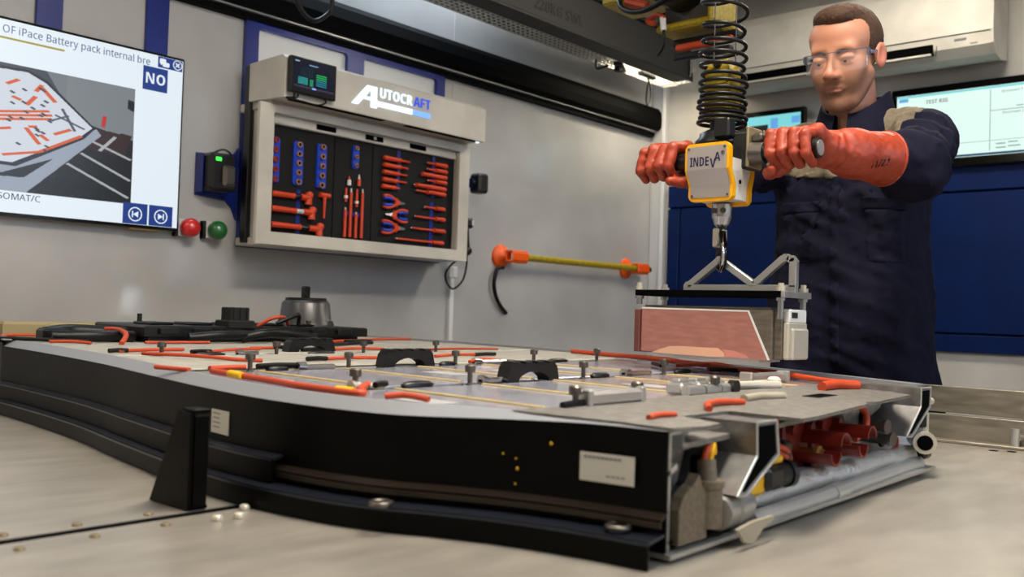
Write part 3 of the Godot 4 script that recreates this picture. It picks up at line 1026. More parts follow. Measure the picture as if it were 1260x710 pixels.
	sticker(t, Vector3(0.828, 0, 0.557), Vector3(0.8215, 0, 0.604), 0.064, -0.161, true)
	sticker(t, Vector3(0.719, 0, 1.185), Vector3(0.7115, 0, 1.115), 0.052, -0.162, false)

func sticker(t: Node3D, a: Vector3, b: Vector3, w: float, h: float, wide: bool) -> void:
	var p0 := W((a.x + b.x) / 2, h, (a.z + b.z) / 2)
	var dir := (W(b.x, 0, b.z) - W(a.x, 0, a.z)).normalized()
	if dir.dot(Vector3(1, 0, 1)) < 0:
		dir = -dir
	var out := dir.cross(Vector3.UP)
	var bs := Basis(dir, Vector3.UP, -out).orthonormalized()
	if bs.z.dot(-p0) < 0:
		bs = Basis(dir, Vector3.UP, out)
	p0 += bs.z * (0.009 if wide else 0.005)
	var hh := 0.030 if wide else 0.032
	var s := mb()
	box(s, p0, Vector3(w, hh, 0.0012), 0.0, bs)
	var st := wpart(s, "sticker", M.sticker, t, "white printed sticker")
	s = mb()
	if wide:
		for k in 9:
			box(s, p0 + bs * Vector3(-0.025 + k * 0.0050, 0.0105, 0.0007), Vector3(0.0040, 0.0026, 0.0004), 0.0, bs)
		for k in 4:
			box(s, p0 + bs * Vector3(0.002 + k * 0.0058, -0.008, 0.0007), Vector3(0.0044, 0.0018, 0.0004), 0.0, bs)
	else:
		for k in 4:
			box(s, p0 + bs * Vector3(-0.010, 0.011 - k * 0.0062, 0.0007), Vector3(0.022 - 0.003 * (k % 2), 0.0016, 0.0004), 0.0, bs)
	wpart(s, "print_lines", M.ink_grey, st)

func uh_prism(s: SurfaceTool, pts: Array, v: float, deep: float) -> void:
	# outline in (u, h) pushed away from the eye from v to v + deep
	var q := PackedVector2Array()
	for p in pts:
		q.append(Vector2(p[0], HC + p[1]))
	prism(s, q, Transform3D(Basis(), Vector3(0, 0, -v)), -deep)

func build_pack_front(t: Node3D) -> void:
	var s := mb()
	# plate along the near edge, with its torn step and square hole
	var plate := PackedVector2Array([Vector2(0.834, 0.512), Vector2(0.880, 0.500), Vector2(0.925, 0.506), Vector2(0.945, 0.565), Vector2(1.050, 0.565), Vector2(1.056, 0.472), Vector2(1.10, 0.474), Vector2(1.34, 0.502), Vector2(1.36, 0.515), Vector2(1.38, 0.506), Vector2(1.575, 0.522), Vector2(1.60, 0.56), Vector2(1.83, 0.590), Vector2(1.80, 0.70), Vector2(1.70, 0.712), Vector2(0.812, 0.712), Vector2(0.820, 0.66), Vector2(0.832, 0.58)])
	slab4(s, Array(plate), 0.001, 0.004, 0.001)
	wpart(s, "front_plate", M.pack_plate, t, "thick grey plate along the cut-open near end")
	s = mb()
	slab4(s, [Vector2(1.355, 0.582), Vector2(1.43, 0.585), Vector2(1.43, 0.612), Vector2(1.355, 0.609)], 0.0018, 0.001, 0.0)
	wpart(s, "slot", M.black_gap, t)
	# end wall behind the fittings, floor lip, end post
	s = mb()
	box(s, E(1.32, -0.178, 0.60), Vector3(0.96, 0.118, 0.008), 0.001)
	wpart(s, "end_wall", M.pale_grey, t, "pale grey end wall behind the fittings")
	s = mb()
	uh_prism(s, [[0.83, -0.246], [1.655, -0.238], [1.655, -0.234], [0.83, -0.241]], 0.508, 0.11)
	wpart(s, "floor_lip", M.bar_alu, t)
	s = mb()
	uh_prism(s, [[0.838, -0.116], [0.866, -0.116], [0.866, -0.122], [0.846, -0.122], [0.846, -0.240], [0.838, -0.240]], 0.520, 0.05)
	uh_prism(s, [[0.838, -0.160], [0.858, -0.152], [0.860, -0.158], [0.838, -0.166]], 0.520, 0.03)
	wpart(s, "corner_post", M.alu, t)
	s = mb()
	uh_prism(s, [[0.856, -0.118], [0.925, -0.118], [0.90, -0.178], [0.862, -0.205]], 0.545, 0.012)
	wpart(s, "corner_gusset", M.pack_alu, t)
	# two cut extrusions that show their S-shaped section
	var s1 := [[0.990, -0.1165], [1.039, -0.1165], [1.047, -0.157], [0.967, -0.196], [0.948, -0.194], [0.992, -0.154]]
	var s2 := [[1.612, -0.104], [1.659, -0.104], [1.657, -0.137], [1.571, -0.180], [1.548, -0.178], [1.611, -0.134]]
	for q in [[s1, 0.498, 0.085], [s2, 0.520, 0.16]]:
		s = mb()
		uh_prism(s, q[0], q[1], q[2])
		var ex := wpart(s, "cut_extrusion", M.pack_alu, t, "hollow aluminium extrusion cut through")
		s = mb()
		var c := Vector2.ZERO
		for p in q[0]:
			c += Vector2(p[0], p[1]) / 6.0
		var pl := PackedVector2Array()
		for p in q[0]:
			pl.append(Vector2(p[0], p[1]))
		var inn := Geometry2D.offset_polygon(pl, -0.0045)[0]
		var l := []
		for p in inn:
			l.append([p.x, p.y])
		uh_prism(s, l, q[1] - 0.0006, 0.002)
		wpart(s, "hollow", M.black_gap, ex, "dark hollow of the extrusion")
		s = mb()
		for i in pl.size():
			var j := (i + 1) % pl.size()
			var p0 := W(pl[i].x, pl[i].y, q[1] - 0.0008)
			var p1 := W(pl[j].x, pl[j].y, q[1] - 0.0008)
			rod(s, [p0, p1], 0.0014, 6)
		wpart(s, "cut_edge", M.edge_bright, ex, "bright sawn edge")
	s = mb()
	uh_prism(s, [[1.46, -0.172], [1.585, -0.138], [1.60, -0.112], [1.40, -0.118]], 0.575, 0.01)
	wpart(s, "gusset", M.pack_alu, t)
	# red holders: a plate each with a half-round channel
	for k in 2:
		var u := 1.275 + 0.098 * k
		s = mb()
		box(s, E(u, -0.176 + 0.004 * k, 0.585), Vector3(0.078, 0.066, 0.012), 0.003)
		for x in [-0.030, 0.030]:
			for y in [-0.025, 0.025]:
				cyl(s, E(u + x, -0.176 + y, 0.58), E(u + x, -0.176 + y, 0.568), 0.007, -1, 10)
		var hold := wpart(s, "red_holder", M.red_plastic, t)
		s = mb()
		for sgn in [-1.0, 1.0]:
			var ring := PackedVector2Array()
			var cc := Vector2(u + 0.014 + 0.0165 * sgn, HC - 0.176 + 0.004 * sgn + 0.003 * k)
			for i in 11:
				var a: float = PI * i / 10.0 * sgn
				ring.append(cc + Vector2(cos(a), sin(a)) * 0.0180)
			for i in 11:
				var a: float = PI * (10 - i) / 10.0 * sgn
				ring.append(cc + Vector2(cos(a), sin(a)) * 0.0150)
			prism(s, ring, Transform3D(Basis(), Vector3(0, 0, -0.520)), -0.062)
		wpart(s, "channel", M.red_plastic, hold)
		s = mb()
		cyl(s, E(u + 0.012, -0.186, 0.58), E(u + 0.012, -0.186, 0.545), 0.008, -1, 10)
		cyl(s, E(u + 0.012, -0.186, 0.556), E(u + 0.012, -0.186, 0.550), 0.013, -1, 6)
		wpart(s, "bolt", M.brass, hold)
	for q in [[1.235, -0.128], [1.335, -0.126], [1.43, -0.124], [1.16, -0.142], [1.60, -0.195], [1.50, -0.150]]:
		s = mb()
		cyl(s, E(q[0], q[1], 0.60), E(q[0], q[1], 0.565), 0.006, -1, 10)
		cyl(s, E(q[0], q[1], 0.58), E(q[0], q[1], 0.575), 0.011, -1, 10)
		wpart(s, "threaded_pin", M.black_plastic, t)
	for q in [[1.505, -0.160], [1.53, -0.182]]:
		s = mb()
		cyl(s, E(q[0], q[1], 0.60), E(q[0] - 0.01, q[1], 0.535), 0.009, -1, 12)
		cyl(s, E(q[0] - 0.01, q[1], 0.537), E(q[0] - 0.011, q[1], 0.530), 0.0115, -1, 12)
		wpart(s, "standoff", M.steel_dark, t)
	# wires
	var wires := [
		[0.0042, [[1.17, -0.123, 0.57], [1.128, -0.125, 0.54], [1.105, -0.14, 0.535], [1.10, -0.160, 0.535], [1.125, -0.168, 0.535], [1.16, -0.178, 0.54], [1.175, -0.195, 0.55]], "cable_orange"],
		[0.0042, [[1.06, -0.170, 0.545], [1.09, -0.160, 0.535], [1.13, -0.160, 0.535], [1.165, -0.172, 0.54], [1.19, -0.19, 0.55]], "cable_orange"],
		[0.0055, [[1.425, -0.176, 0.555], [1.455, -0.160, 0.55], [1.462, -0.135, 0.555], [1.44, -0.122, 0.57]], "cable_orange"],
		[0.0050, [[1.60, -0.225, 0.55], [1.585, -0.205, 0.55], [1.60, -0.19, 0.555], [1.575, -0.175, 0.56]], "cable_orange"],
		[0.0040, [[0.932, -0.190, 0.535], [0.930, -0.160, 0.53], [0.940, -0.143, 0.53], [0.951, -0.150, 0.535], [0.952, -0.165, 0.54]], "cable_orange"],
		[0.0038, [[0.944, -0.170, 0.533], [0.943, -0.150, 0.528], [0.949, -0.140, 0.53], [0.957, -0.152, 0.533]], "paper_yellow"]]
	for w in wires:
		s = mb()
		var p := []
		for q in w[1]:
			p.append(E(q[0], q[1], q[2]))
		rod(s, curve(p, 5), w[0], 8)
		wpart(s, "wire", M[w[2]], t)
	s = mb()
	box(s, E(0.949, -0.168, 0.545), Vector3(0.022, 0.028, 0.02), 0.004)
	wpart(s, "wire_plug", M.black_plastic, t)
	# yellow and black plug
	s = mb()
	box(s, E(1.05, -0.190, 0.545), Vector3(0.050, 0.046, 0.04), 0.006)
	box(s, E(1.075, -0.171, 0.54), Vector3(0.07, 0.010, 0.04), 0.003)
	wpart(s, "yellow_plug", M.connector_yellow, t)
	s = mb()
	box(s, E(1.088, -0.193, 0.535), Vector3(0.042, 0.030, 0.036), 0.006)
	cyl(s, E(1.11, -0.194, 0.535), E(1.145, -0.194, 0.531), 0.015, -1, 18)
	cyl(s, E(1.138, -0.194, 0.532), E(1.146, -0.194, 0.530), 0.0175, -1, 18)
	box(s, E(1.155, -0.172, 0.55), Vector3(0.026, 0.034, 0.03), 0.004)
	wpart(s, "plug_body", M.black_plastic, t)
	# foil-wrapped pipe, plain pipe under it, coupling and fittings
	s = mb()
	var fp := []
	var rng := RandomNumberGenerator.new()
	rng.seed = 5
	for i in 25:
		var f := i / 24.0
		fp.append(E(lerpf(1.01, 1.64, f), -0.221 + rng.randf_range(-0.002, 0.002) + 0.004 * f, 0.55 + rng.randf_range(-0.003, 0.003)))
	rod(s, fp, 0.0165, 14)
	wpart(s, "foil_pipe", M.foil, t, "pipe wrapped in crinkled foil")
	s = mb()
	rod(s, [E(1.02, -0.234, 0.518), E(1.30, -0.232, 0.522), E(1.64, -0.229, 0.53)], 0.010, 14)
	cyl(s, E(1.26, -0.233, 0.521), E(1.30, -0.233, 0.522), 0.0125, -1, 14)
	wpart(s, "drain_pipe", M.edge_bright, t)
	s = mb()
	cyl(s, E(0.935, -0.214, 0.515), E(1.01, -0.214, 0.525), 0.0185, -1, 20)
	cyl(s, E(0.965, -0.214, 0.519), E(0.975, -0.214, 0.520), 0.0205, -1, 20)
	wpart(s, "coupling", M.alu, t)
	s = mb()
	var bp := PackedVector2Array([Vector2(0.853, HC - 0.236), Vector2(0.853, HC - 0.200), Vector2(0.860, HC - 0.187), Vector2(0.872, HC - 0.179), Vector2(0.880, HC - 0.177), Vector2(0.893, HC - 0.166), Vector2(0.898, HC - 0.178), Vector2(0.908, HC - 0.186), Vector2(0.910, HC - 0.236)])
	prism(s, bp, Transform3D(Basis(), Vector3(0, 0, -0.513)), -0.012)
	wpart(s, "lug_plate", M.cast_grey, t)
	s = mb()
	cyl(s, E(0.922, -0.226, 0.520), E(0.922, -0.182, 0.520), 0.0175, 0.0165, 20)
	cyl(s, E(0.922, -0.183, 0.520), E(0.922, -0.176, 0.520), 0.0190, -1, 20)
	cyl(s, E(0.922, -0.178, 0.520), E(0.925, -0.155, 0.524), 0.010, -1, 12)
	wpart(s, "float_bottle", M.cast_grey, t)
	s = mb()
	uh_prism(s, [[0.928, -0.226], [0.960, -0.222], [1.01, -0.222], [1.015, -0.226], [0.985, -0.234], [0.965, -0.246], [0.945, -0.242]], 0.485, 0.004)
	wpart(s, "torn_tape", M.tape_tan, t)
	s = mb()
	rod(s, [E(1.67, -0.190, 0.545), E(1.65, -0.191, 0.53), E(1.610, -0.192, 0.512)], 0.0165, 16)
	cyl(s, E(1.618, -0.192, 0.515), E(1.607, -0.192, 0.510), 0.0185, -1, 16)
	var el := wpart(s, "pipe_elbow", M.nickel, t)
	s = mb()
	cyl(s, E(1.612, -0.192, 0.5125), E(1.606, -0.192, 0.5095), 0.0125, -1, 16)
	wpart(s, "bore", M.black_gap, el)
	s = mb()
	box(s, E(1.68, -0.130, 0.545), Vector3(0.026, 0.026, 0.03), 0.004)
	cyl(s, E(1.67, -0.145, 0.54), E(1.67, -0.172, 0.54), 0.012, -1, 12)
	wpart(s, "sensor_plug", M.black_plastic, t)
	s = mb()
	box(s, E(1.66, -0.216, 0.535), Vector3(0.03, 0.016, 0.03), 0.004)
	wpart(s, "pipe_clip", M.black_plastic, t)
	s = mb()
	cyl(s, E(1.676, -0.150, 0.535), E(1.676, -0.200, 0.535), 0.0085, -1, 12)
	cyl(s, E(1.69, -0.131, 0.535), E(1.712, -0.131, 0.535), 0.006, -1, 12)
	wpart(s, "sensor_pipe", M.nickel, t)

# ---------------------------------------------------------------- black rails that carry the pack
func build_stand() -> void:
	var o := pack_outline().slice(0, 56)
	var t := thing("support_frame", "black steel support frame with a tapered upright, running under the pack's left side", "support frame", W(0.66, -0.25, 1.03))
	var s := mb()
	ribbon(s, o, -0.044, 0.0008, -0.044, 0.028, false, 0.003)
	wpart(s, "channel_rail", M.pack_black, t)
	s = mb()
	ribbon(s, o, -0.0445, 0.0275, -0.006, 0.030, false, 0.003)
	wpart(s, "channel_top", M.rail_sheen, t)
	s = mb()
	var far := o.slice(28, o.size())
	ribbon(s, far, -0.024, 0.030, -0.024, 0.060, false, 0.003)
	wpart(s, "upper_bar", M.pack_black, t)
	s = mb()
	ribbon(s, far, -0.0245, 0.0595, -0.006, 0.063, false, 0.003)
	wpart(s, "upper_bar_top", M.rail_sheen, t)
	for q in [[0.806, 0.556], [0.698, 0.800]]:
		s = mb()
		lathe(s, [Vector2(0.008, 0), Vector2(0.014, 0), Vector2(0.014, 0.004), Vector2(0.010, 0.006), Vector2(0.008, 0.004)], Transform3D(Basis(), W(q[0], -0.25 + 0.0315, q[1])), 18)
		wpart(s, "eyelet", M.steel_dark, t)
	# tapered upright on the bench
	s = mb()
	var z := PackedVector2Array([Vector2(-0.060, 0), Vector2(0.030, 0), Vector2(0.030, 0.116), Vector2(0.003, 0.119)])
	var dirx := (W(0.600, 0, 0.985) - W(0.600, 0, 1.10)).normalized()
	prism(s, z, xf_of(W(0.604, -0.2492, 1.064), dirx, Vector3.UP), 0.006)
	for q in [[-0.060, 0.0, 0.003, 0.119], [0.030, 0.0, 0.030, 0.116]]:
		var a := W(0.604, -0.249, 1.064) + dirx * float(q[0])
		var b := W(0.604, -0.249 + float(q[3]), 1.064) + dirx * float(q[2])
		box(s, (a + b) / 2 + Vector3(0.009, 0, 0), Vector3(0.018, a.distance_to(b) - 0.008, 0.005), 0.0, Basis(Vector3.RIGHT, (b - a).normalized(), Vector3.RIGHT.cross((b - a).normalized())))
	box(s, W(0.613, -0.2465, 1.079), Vector3(0.024, 0.005, 0.092), 0.001)
	box(s, W(0.613, -0.131, 1.047), Vector3(0.022, 0.005, 0.030), 0.001)
	wpart(s, "upright", M.pack_black, t)
	for q in [[0.625, 0.965], [0.655, 1.0], [0.70, 0.83], [0.60, 0.97]]:
		s = mb()
		lathe(s, [Vector2(0.006, 0), Vector2(0.006, 0.005), Vector2(0.004, 0.0065), Vector2(0, 0.0065)], Transform3D(Basis(), W(q[0], -0.25 + 0.0005, q[1])), 10)
		wpart(s, "bolt", M.nickel, t)

# ---------------------------------------------------------------- left wall: screen, buttons, charger, rod
func fill_poly(im: Image, pts: Array, c: Color) -> void:
	var w := im.get_width()
	var h := im.get_height()
	var q := PackedVector2Array()
	for p in pts:
		q.append(Vector2(p[0] * w, p[1] * h))
	for y in h:
		var xs := []
		for i in q.size():
			var a := q[i]
			var b := q[(i + 1) % q.size()]
			if (a.y <= y) != (b.y <= y):
				xs.append(a.x + (y - a.y) / (b.y - a.y) * (b.x - a.x))
		xs.sort()
		for i in range(0, xs.size() - 1, 2):
			var x0 := clampi(int(xs[i]), 0, w)
			var x1 := clampi(int(xs[i + 1]), 0, w)
			if x1 > x0:
				im.fill_rect(Rect2i(x0, y, x1 - x0, 1), c)

func fill_line(im: Image, a: Array, b: Array, wd: float, c: Color) -> void:
	var p := Vector2(a[0], a[1])
	var q := Vector2(b[0], b[1])
	var n := (q - p).normalized().orthogonal() * wd
	fill_poly(im, [[p.x + n.x, p.y + n.y], [q.x + n.x, q.y + n.y], [q.x - n.x, q.y - n.y], [p.x - n.x, p.y - n.y]], c)

func screen_photo() -> ImageTexture:
	var im := Image.create(480, 260, false, Image.FORMAT_RGB8)
	im.fill(Color(0.50, 0.53, 0.55))
	# the right 54 per cent is in view; vx gives a fraction of that part
	var vx := func(x: float) -> float: return 0.458 + 0.542 * x
	fill_poly(im, [[0, 0], [vx.call(0.33), 0], [vx.call(0.5), 0.28], [0, 0.1]], Color(0.26, 0.30, 0.34))
	fill_poly(im, [[vx.call(0.48), 0], [1, 0], [1, 0.45], [vx.call(0.48), 0.36]], Color(0.53, 0.56, 0.57))
	fill_poly(im, [[vx.call(0.55), 0.35], [1, 0.45], [1, 1], [0, 1], [0, 0.9]], Color(0.10, 0.11, 0.11))
	for k in 3:
		fill_poly(im, [[vx.call(0.70 + 0.1 * k), 0.40], [vx.call(0.79 + 0.1 * k), 0.41], [vx.call(0.74 + 0.1 * k), 0.60], [vx.call(0.62 + 0.1 * k), 0.56]], Color(0.22, 0.13, 0.12))
	for l in [[0.50, 0.72, 0.98, 0.95], [0.60, 0.62, 0.99, 0.80], [0.74, 0.58, 0.86, 0.44], [0.66, 0.50, 0.99, 0.62]]:
		fill_line(im, [vx.call(l[0]), l[1]], [vx.call(l[2]), l[3]], 0.008, Color(0.75, 0.77, 0.78))
	for k in 60:
		var h := hash(k * 7919)
		var x := 0.5 + (h % 100) / 220.0
		fill_line(im, [x, 0.80 + (h / 100 % 100) / 520.0], [x + 0.004, 0.80 + (h / 100 % 100) / 520.0], 0.003, Color(0.30, 0.31, 0.31))
	# tray with the pack in it
	fill_poly(im, [[0, 0.72], [vx.call(0.15), 0.78], [vx.call(0.71), 0.40], [vx.call(0.75), 0.45], [vx.call(0.22), 1.0], [0, 1.0]], Color(0.66, 0.70, 0.76))
	fill_poly(im, [[0, 0.84], [vx.call(0.05), 0.86], [vx.call(0.40), 0.70], [vx.call(0.20), 0.88], [0, 0.92]], Color(0.12, 0.13, 0.15))
	fill_poly(im, [[0, 0.06], [vx.call(0.20), 0.02], [vx.call(0.34), 0.08], [vx.call(0.70), 0.40], [vx.call(0.62), 0.50], [vx.call(0.14), 0.80], [0, 0.80]], Color(0.12, 0.13, 0.17))
	fill_poly(im, [[0, 0.08], [vx.call(0.20), 0.04], [vx.call(0.33), 0.10], [vx.call(0.68), 0.40], [vx.call(0.60), 0.48], [vx.call(0.12), 0.77], [0, 0.77]], Color(0.90, 0.93, 0.97))
	var org := Color(0.92, 0.38, 0.14)
	for l in [[0, 0.42, 0.38, 0.35], [0, 0.45, 0.38, 0.38], [0, 0.39, 0.36, 0.32], [0.06, 0.16, 0.14, 0.11], [0.20, 0.30, 0.26, 0.22], [0.10, 0.25, 0.16, 0.27], [0.20, 0.48, 0.30, 0.60], [0.22, 0.47, 0.28, 0.46], [0.30, 0.52, 0.36, 0.56], [0.02, 0.52, 0.10, 0.50], [0.05, 0.72, 0.30, 0.66], [0.30, 0.66, 0.60, 0.48], [0.40, 0.50, 0.52, 0.44], [0.30, 0.14, 0.40, 0.24], [0.26, 0.18, 0.30, 0.12]]:
		fill_line(im, [vx.call(l[0]), l[1]], [vx.call(l[2]), l[3]], 0.009, org)
	for k in 26:
		var h := hash(k * 104729 + 5)
		var x := 0.04 + (h % 100) / 100.0 * 0.45
		var y := 0.14 + (h / 100 % 100) / 100.0 * 0.5
		if x < 0.25 + y * 0.6 and y < 0.8 - x * 0.5:
			fill_line(im, [vx.call(x), y], [vx.call(x + 0.03), y + 0.015], 0.006, Color(0.24, 0.26, 0.30))
	for l in [[0.40, 0.34, 0.62, 0.42], [0.36, 0.40, 0.50, 0.33], [0.45, 0.28, 0.55, 0.45]]:
		fill_line(im, [vx.call(l[0]), l[1]], [vx.call(l[2]), l[3]], 0.006, Color(0.32, 0.36, 0.42))
	fill_poly(im, [[vx.call(0.755), 0.28], [vx.call(0.785), 0.28], [vx.call(0.775), 0.38], [vx.call(0.745), 0.37]], Color(0.85, 0.16, 0.12))
	fill_poly(im, [[vx.call(0.95), 0.10], [1, 0.11], [1, 0.20], [vx.call(0.95), 0.18]], Color(0.10, 0.11, 0.13))
	return ImageTexture.create_from_image(im)

func picture(parent: Node3D, called: String, x0: float, y0: float, x1: float, y1: float, z: float, tex: Texture2D, energy: float) -> void:
	var s := mb()
	var n := Vector3(0, 0, 1)
	for q in [[x0, y1, 0, 0], [x1, y1, 1, 0], [x1, y0, 1, 1], [x0, y1, 0, 0], [x1, y0, 1, 1], [x0, y0, 0, 1]]:
		s.set_normal(n)
		s.set_uv(Vector2(q[2], q[3]))
		s.add_vertex(Vector3(q[0], q[1], z))
	var m := StandardMaterial3D.new()
	m.resource_name = called
	m.albedo_color = Color(0.02, 0.02, 0.02)
	m.roughness = 0.3
	m.emission_enabled = true
	m.emission_texture = tex
	m.emission_operator = BaseMaterial3D.EMISSION_OP_MULTIPLY
	m.emission = Color(1, 1, 1)
	m.emission_energy_multiplier = energy
	m.texture_repeat = false
	var o := MeshInstance3D.new()
	o.mesh = s.commit()
	o.material_override = m
	o.name = called
	parent.add_child(o, true)

func tile(parent: Node3D, called: String, x0: float, y0: float, x1: float, y1: float, z: float, m: Material, deep := 0.0006) -> MeshInstance3D:
	var s := mb()
	box(s, Vector3((x0 + x1) / 2, (y0 + y1) / 2, z + deep / 2), Vector3(x1 - x0, y1 - y0, deep))
	return part(s, called, m, parent)

func ring_mark(parent: Node3D, called: String, c: Vector3, r: float, m: Material) -> void:
	var s := mb()
	prism(s, circle(Vector2(c.x, c.y), r, 22), Transform3D(Basis(), Vector3(0, 0, c.z)), 0.0006, [circle(Vector2(c.x, c.y), r * 0.86, 22)])
	part(s, called, m, parent)

func build_wall_items() -> void:
	# blue mounting frame behind the big screen
	var t := thing("mounting_frame", "dark blue mounting frame showing above the big wall screen", "mounting frame", W(1.12, 0.10, 3.0))
	for u in [0.68, 1.202, 1.5515]:
		var s := mb()
		box(s, Vector3(u - 1.12, 0.62, 0.008), Vector3(0.080, 0.96, 0.012), 0.002)
		part(s, "upright", M.blue_paint, t)
	var s := mb()
	box(s, Vector3(0, 0.42, 0.008), Vector3(0.95, 0.10, 0.012), 0.002)
	part(s, "cross_rail", M.blue_paint, t)
	# screen
	t = thing("wall_screen", "big flat wall screen showing a battery pack photo with a NO button", "screen", W(1.118, 0.238, 3.0))
	s = mb()
	box(s, Vector3(0, 0.2925, 0.030), Vector3(1.04, 0.585, 0.032), 0.004)
	part(s, "housing", M.black_gloss, t)
	s = mb()
	box(s, Vector3(0, 0.15, 0.012), Vector3(0.4, 0.2, 0.02))
	box(s, Vector3(0, 0.29, 0.012), Vector3(0.5, 0.3, 0.02))
	part(s, "wall_bracket", M.black_matte, t)
	s = mb()
	box(s, Vector3(0.40, -0.003, 0.034), Vector3(0.10, 0.006, 0.016), 0.002)
	part(s, "sensor_strip", M.brass, t)
	var sc := tile(t, "display", -0.512, 0.010, 0.512, 0.576, 0.046, M.print_white, 0.001)
	var z := 0.0472
	picture(sc, "photo_print", 0.700 - 1.118, 0.312 - 0.238, 1.466 - 1.118, 0.687 - 0.238, z, screen_photo(), 0.75)
	words(sc, "title_text", "OF iPace Battery pack internal bre", 0.0228, Vector3(1.056 - 1.118, 0.787 - 0.238, z), M.print_slate, false, false, 0.0006, 0.94)
	tile(sc, "underline", 0.75 - 1.118, 0.757 - 0.238, 1.236 - 1.118, 0.763 - 0.238, z, M.print_yellow)
	tile(sc, "button_tile", 1.490 - 1.118, 0.694 - 0.238, 1.576 - 1.118, 0.772 - 0.238, z, M.print_blue)
	words(sc, "button_text", "NO", 0.034, Vector3(1.533 - 1.118, 0.733 - 0.238, z + 0.001), M.print_white, true, true)
	tile(sc, "button_tile", 1.540 - 1.118, 0.776 - 0.238, 1.627 - 1.118, 0.813 - 0.238, z, M.print_blue)
	s = mb()
	prism(s, rrect(1.546 - 1.118, 0.789 - 0.238, 1.568 - 1.118, 0.807 - 0.238, 0.004), Transform3D(Basis(), Vector3(0, 0, z + 0.0006)), 0.0006)
	prism(s, rrect(1.556 - 1.118, 0.781 - 0.238, 1.580 - 1.118, 0.796 - 0.238, 0.004), Transform3D(Basis(), Vector3(0, 0, z + 0.0006)), 0.0008)
	prism(s, PackedVector2Array([Vector2(0.431, 0.553), Vector2(0.440, 0.553), Vector2(0.432, 0.546)]), Transform3D(Basis(), Vector3(0, 0, z + 0.0006)), 0.0006)
	part(s, "chat_icon", M.print_white, sc)
	ring_mark(sc, "close_icon", Vector3(0.4915, 0.5575, z + 0.0008), 0.0165, M.print_white)
	s = mb()
	for a in [PI / 4, -PI / 4]:
		box(s, Vector3(0.4915, 0.5575, z + 0.001), Vector3(0.018, 0.0045, 0.0006), 0.0, Basis(Vector3(0, 0, 1), a))
	part(s, "close_icon", M.print_white, sc)
	for k in 2:
		var x0: float = 1.441 - 1.118 + 0.0885 * k
		tile(sc, "button_tile", x0, 0.002 + 0.009, x0 + 0.083, 0.079, z, M.print_blue)
		ring_mark(sc, "skip_icon", Vector3(x0 + 0.0415, 0.043, z + 0.0008), 0.0235, M.print_white)
		s = mb()
		var d := 1.0 - 2.0 * k
		box(s, Vector3(x0 + 0.0415 - 0.009 * d, 0.043, z + 0.001), Vector3(0.004, 0.020, 0.0006))
		prism(s, PackedVector2Array([Vector2(x0 + 0.0415 - 0.007 * d, 0.043), Vector2(x0 + 0.0415 + 0.010 * d, 0.053), Vector2(x0 + 0.0415 + 0.010 * d, 0.033)]), Transform3D(Basis(), Vector3(0, 0, z + 0.0008)), 0.0006)
		part(s, "skip_icon", M.print_white, sc)
	words(sc, "logo_text", "SOMAT/C", 0.0185, Vector3(1.062 - 1.118, 0.296 - 0.238, z), M.print_navy, false, false, 0.0006, 1.12)
	# two push buttons
	for k in 2:
		var u: float = [1.681, 1.785][k]
		t = thing("push_button", ["domed red push button below the big screen's corner", "domed green push button beside the tool cabinet"][k], "button", W(u, 0.2545, 3.0), 0.0)
		s = mb()
		box(s, Vector3(-0.012, 0, 0.013), Vector3(0.062, 0.060, 0.026), 0.003)
		part(s, "base_plate", M.alu_pale, t)
		s = mb()
		box(s, Vector3(-0.0375, 0, 0.014), Vector3(0.011, 0.062, 0.027), 0.002)
		part(s, "side_cap", M.black_plastic, t)
		s = mb()
		lathe(s, [Vector2(0.026, 0.024), Vector2(0.032, 0.030), Vector2(0.0335, 0.042), Vector2(0.031, 0.056), Vector2(0.024, 0.067), Vector2(0.012, 0.073), Vector2(0, 0.0745)], Transform3D(Basis(Vector3(1, 0, 0), Vector3(0, 0, 1), Vector3(0, -1, 0)), Vector3(0.002, 0, 0)), 28)
		part(s, "dome", [M.red_lamp, M.green_lamp][k], t)
	# charger with green light on a blue bracket
	t = thing("battery_charger", "black charger with green display and cable beside the tool cabinet", "charger", W(1.76, 0.45, 3.0))
	s = mb()
	prism(s, PackedVector2Array([Vector2(-0.045, -0.075), Vector2(0.075, -0.085), Vector2(0.100, -0.11), Vector2(0.118, -0.15), Vector2(0.118, 0.11), Vector2(0.10, 0.085), Vector2(0.02, 0.075), Vector2(-0.045, 0.072)]), Transform3D(Basis(), Vector3(0, 0, 0.001)), 0.010)
	part(s, "bracket", M.blue_paint, t)
	s = mb()
	box(s, Vector3(-0.042, 0, 0.028), Vector3(0.006, 0.135, 0.04), 0.002)
	part(s, "bracket_side", M.blue_paint, t)
	s = mb()
	box(s, Vector3(0.012, 0.004, 0.050), Vector3(0.098, 0.132, 0.080), 0.012)
	box(s, Vector3(0.016, -0.045, 0.092), Vector3(0.090, 0.030, 0.014), 0.005)
	part(s, "case", M.black_plastic, t)
	s = mb()
	box(s, Vector3(0.028, -0.012, 0.098), Vector3(0.050, 0.078, 0.026), 0.009)
	box(s, Vector3(0.028, -0.012, 0.112), Vector3(0.034, 0.056, 0.006), 0.003)
	part(s, "battery", M.steel_dark, t)
	s = mb()
	box(s, Vector3(-0.008, 0.047, 0.091), Vector3(0.022, 0.013, 0.003), 0.001)
	part(s, "green_display", M.led_green, t)
	s = mb()
	rod(s, curve([Vector3(-0.01, 0.07, 0.06), Vector3(0.02, 0.085, 0.07), Vector3(0.045, 0.07, 0.08), Vector3(0.058, 0.03, 0.07), Vector3(0.075, 0.02, 0.04), Vector3(0.09, 0.05, 0.02), Vector3(0.098, 0.075, 0.016)], 5), 0.0038, 7)
	part(s, "cable", M.cable_black, t)
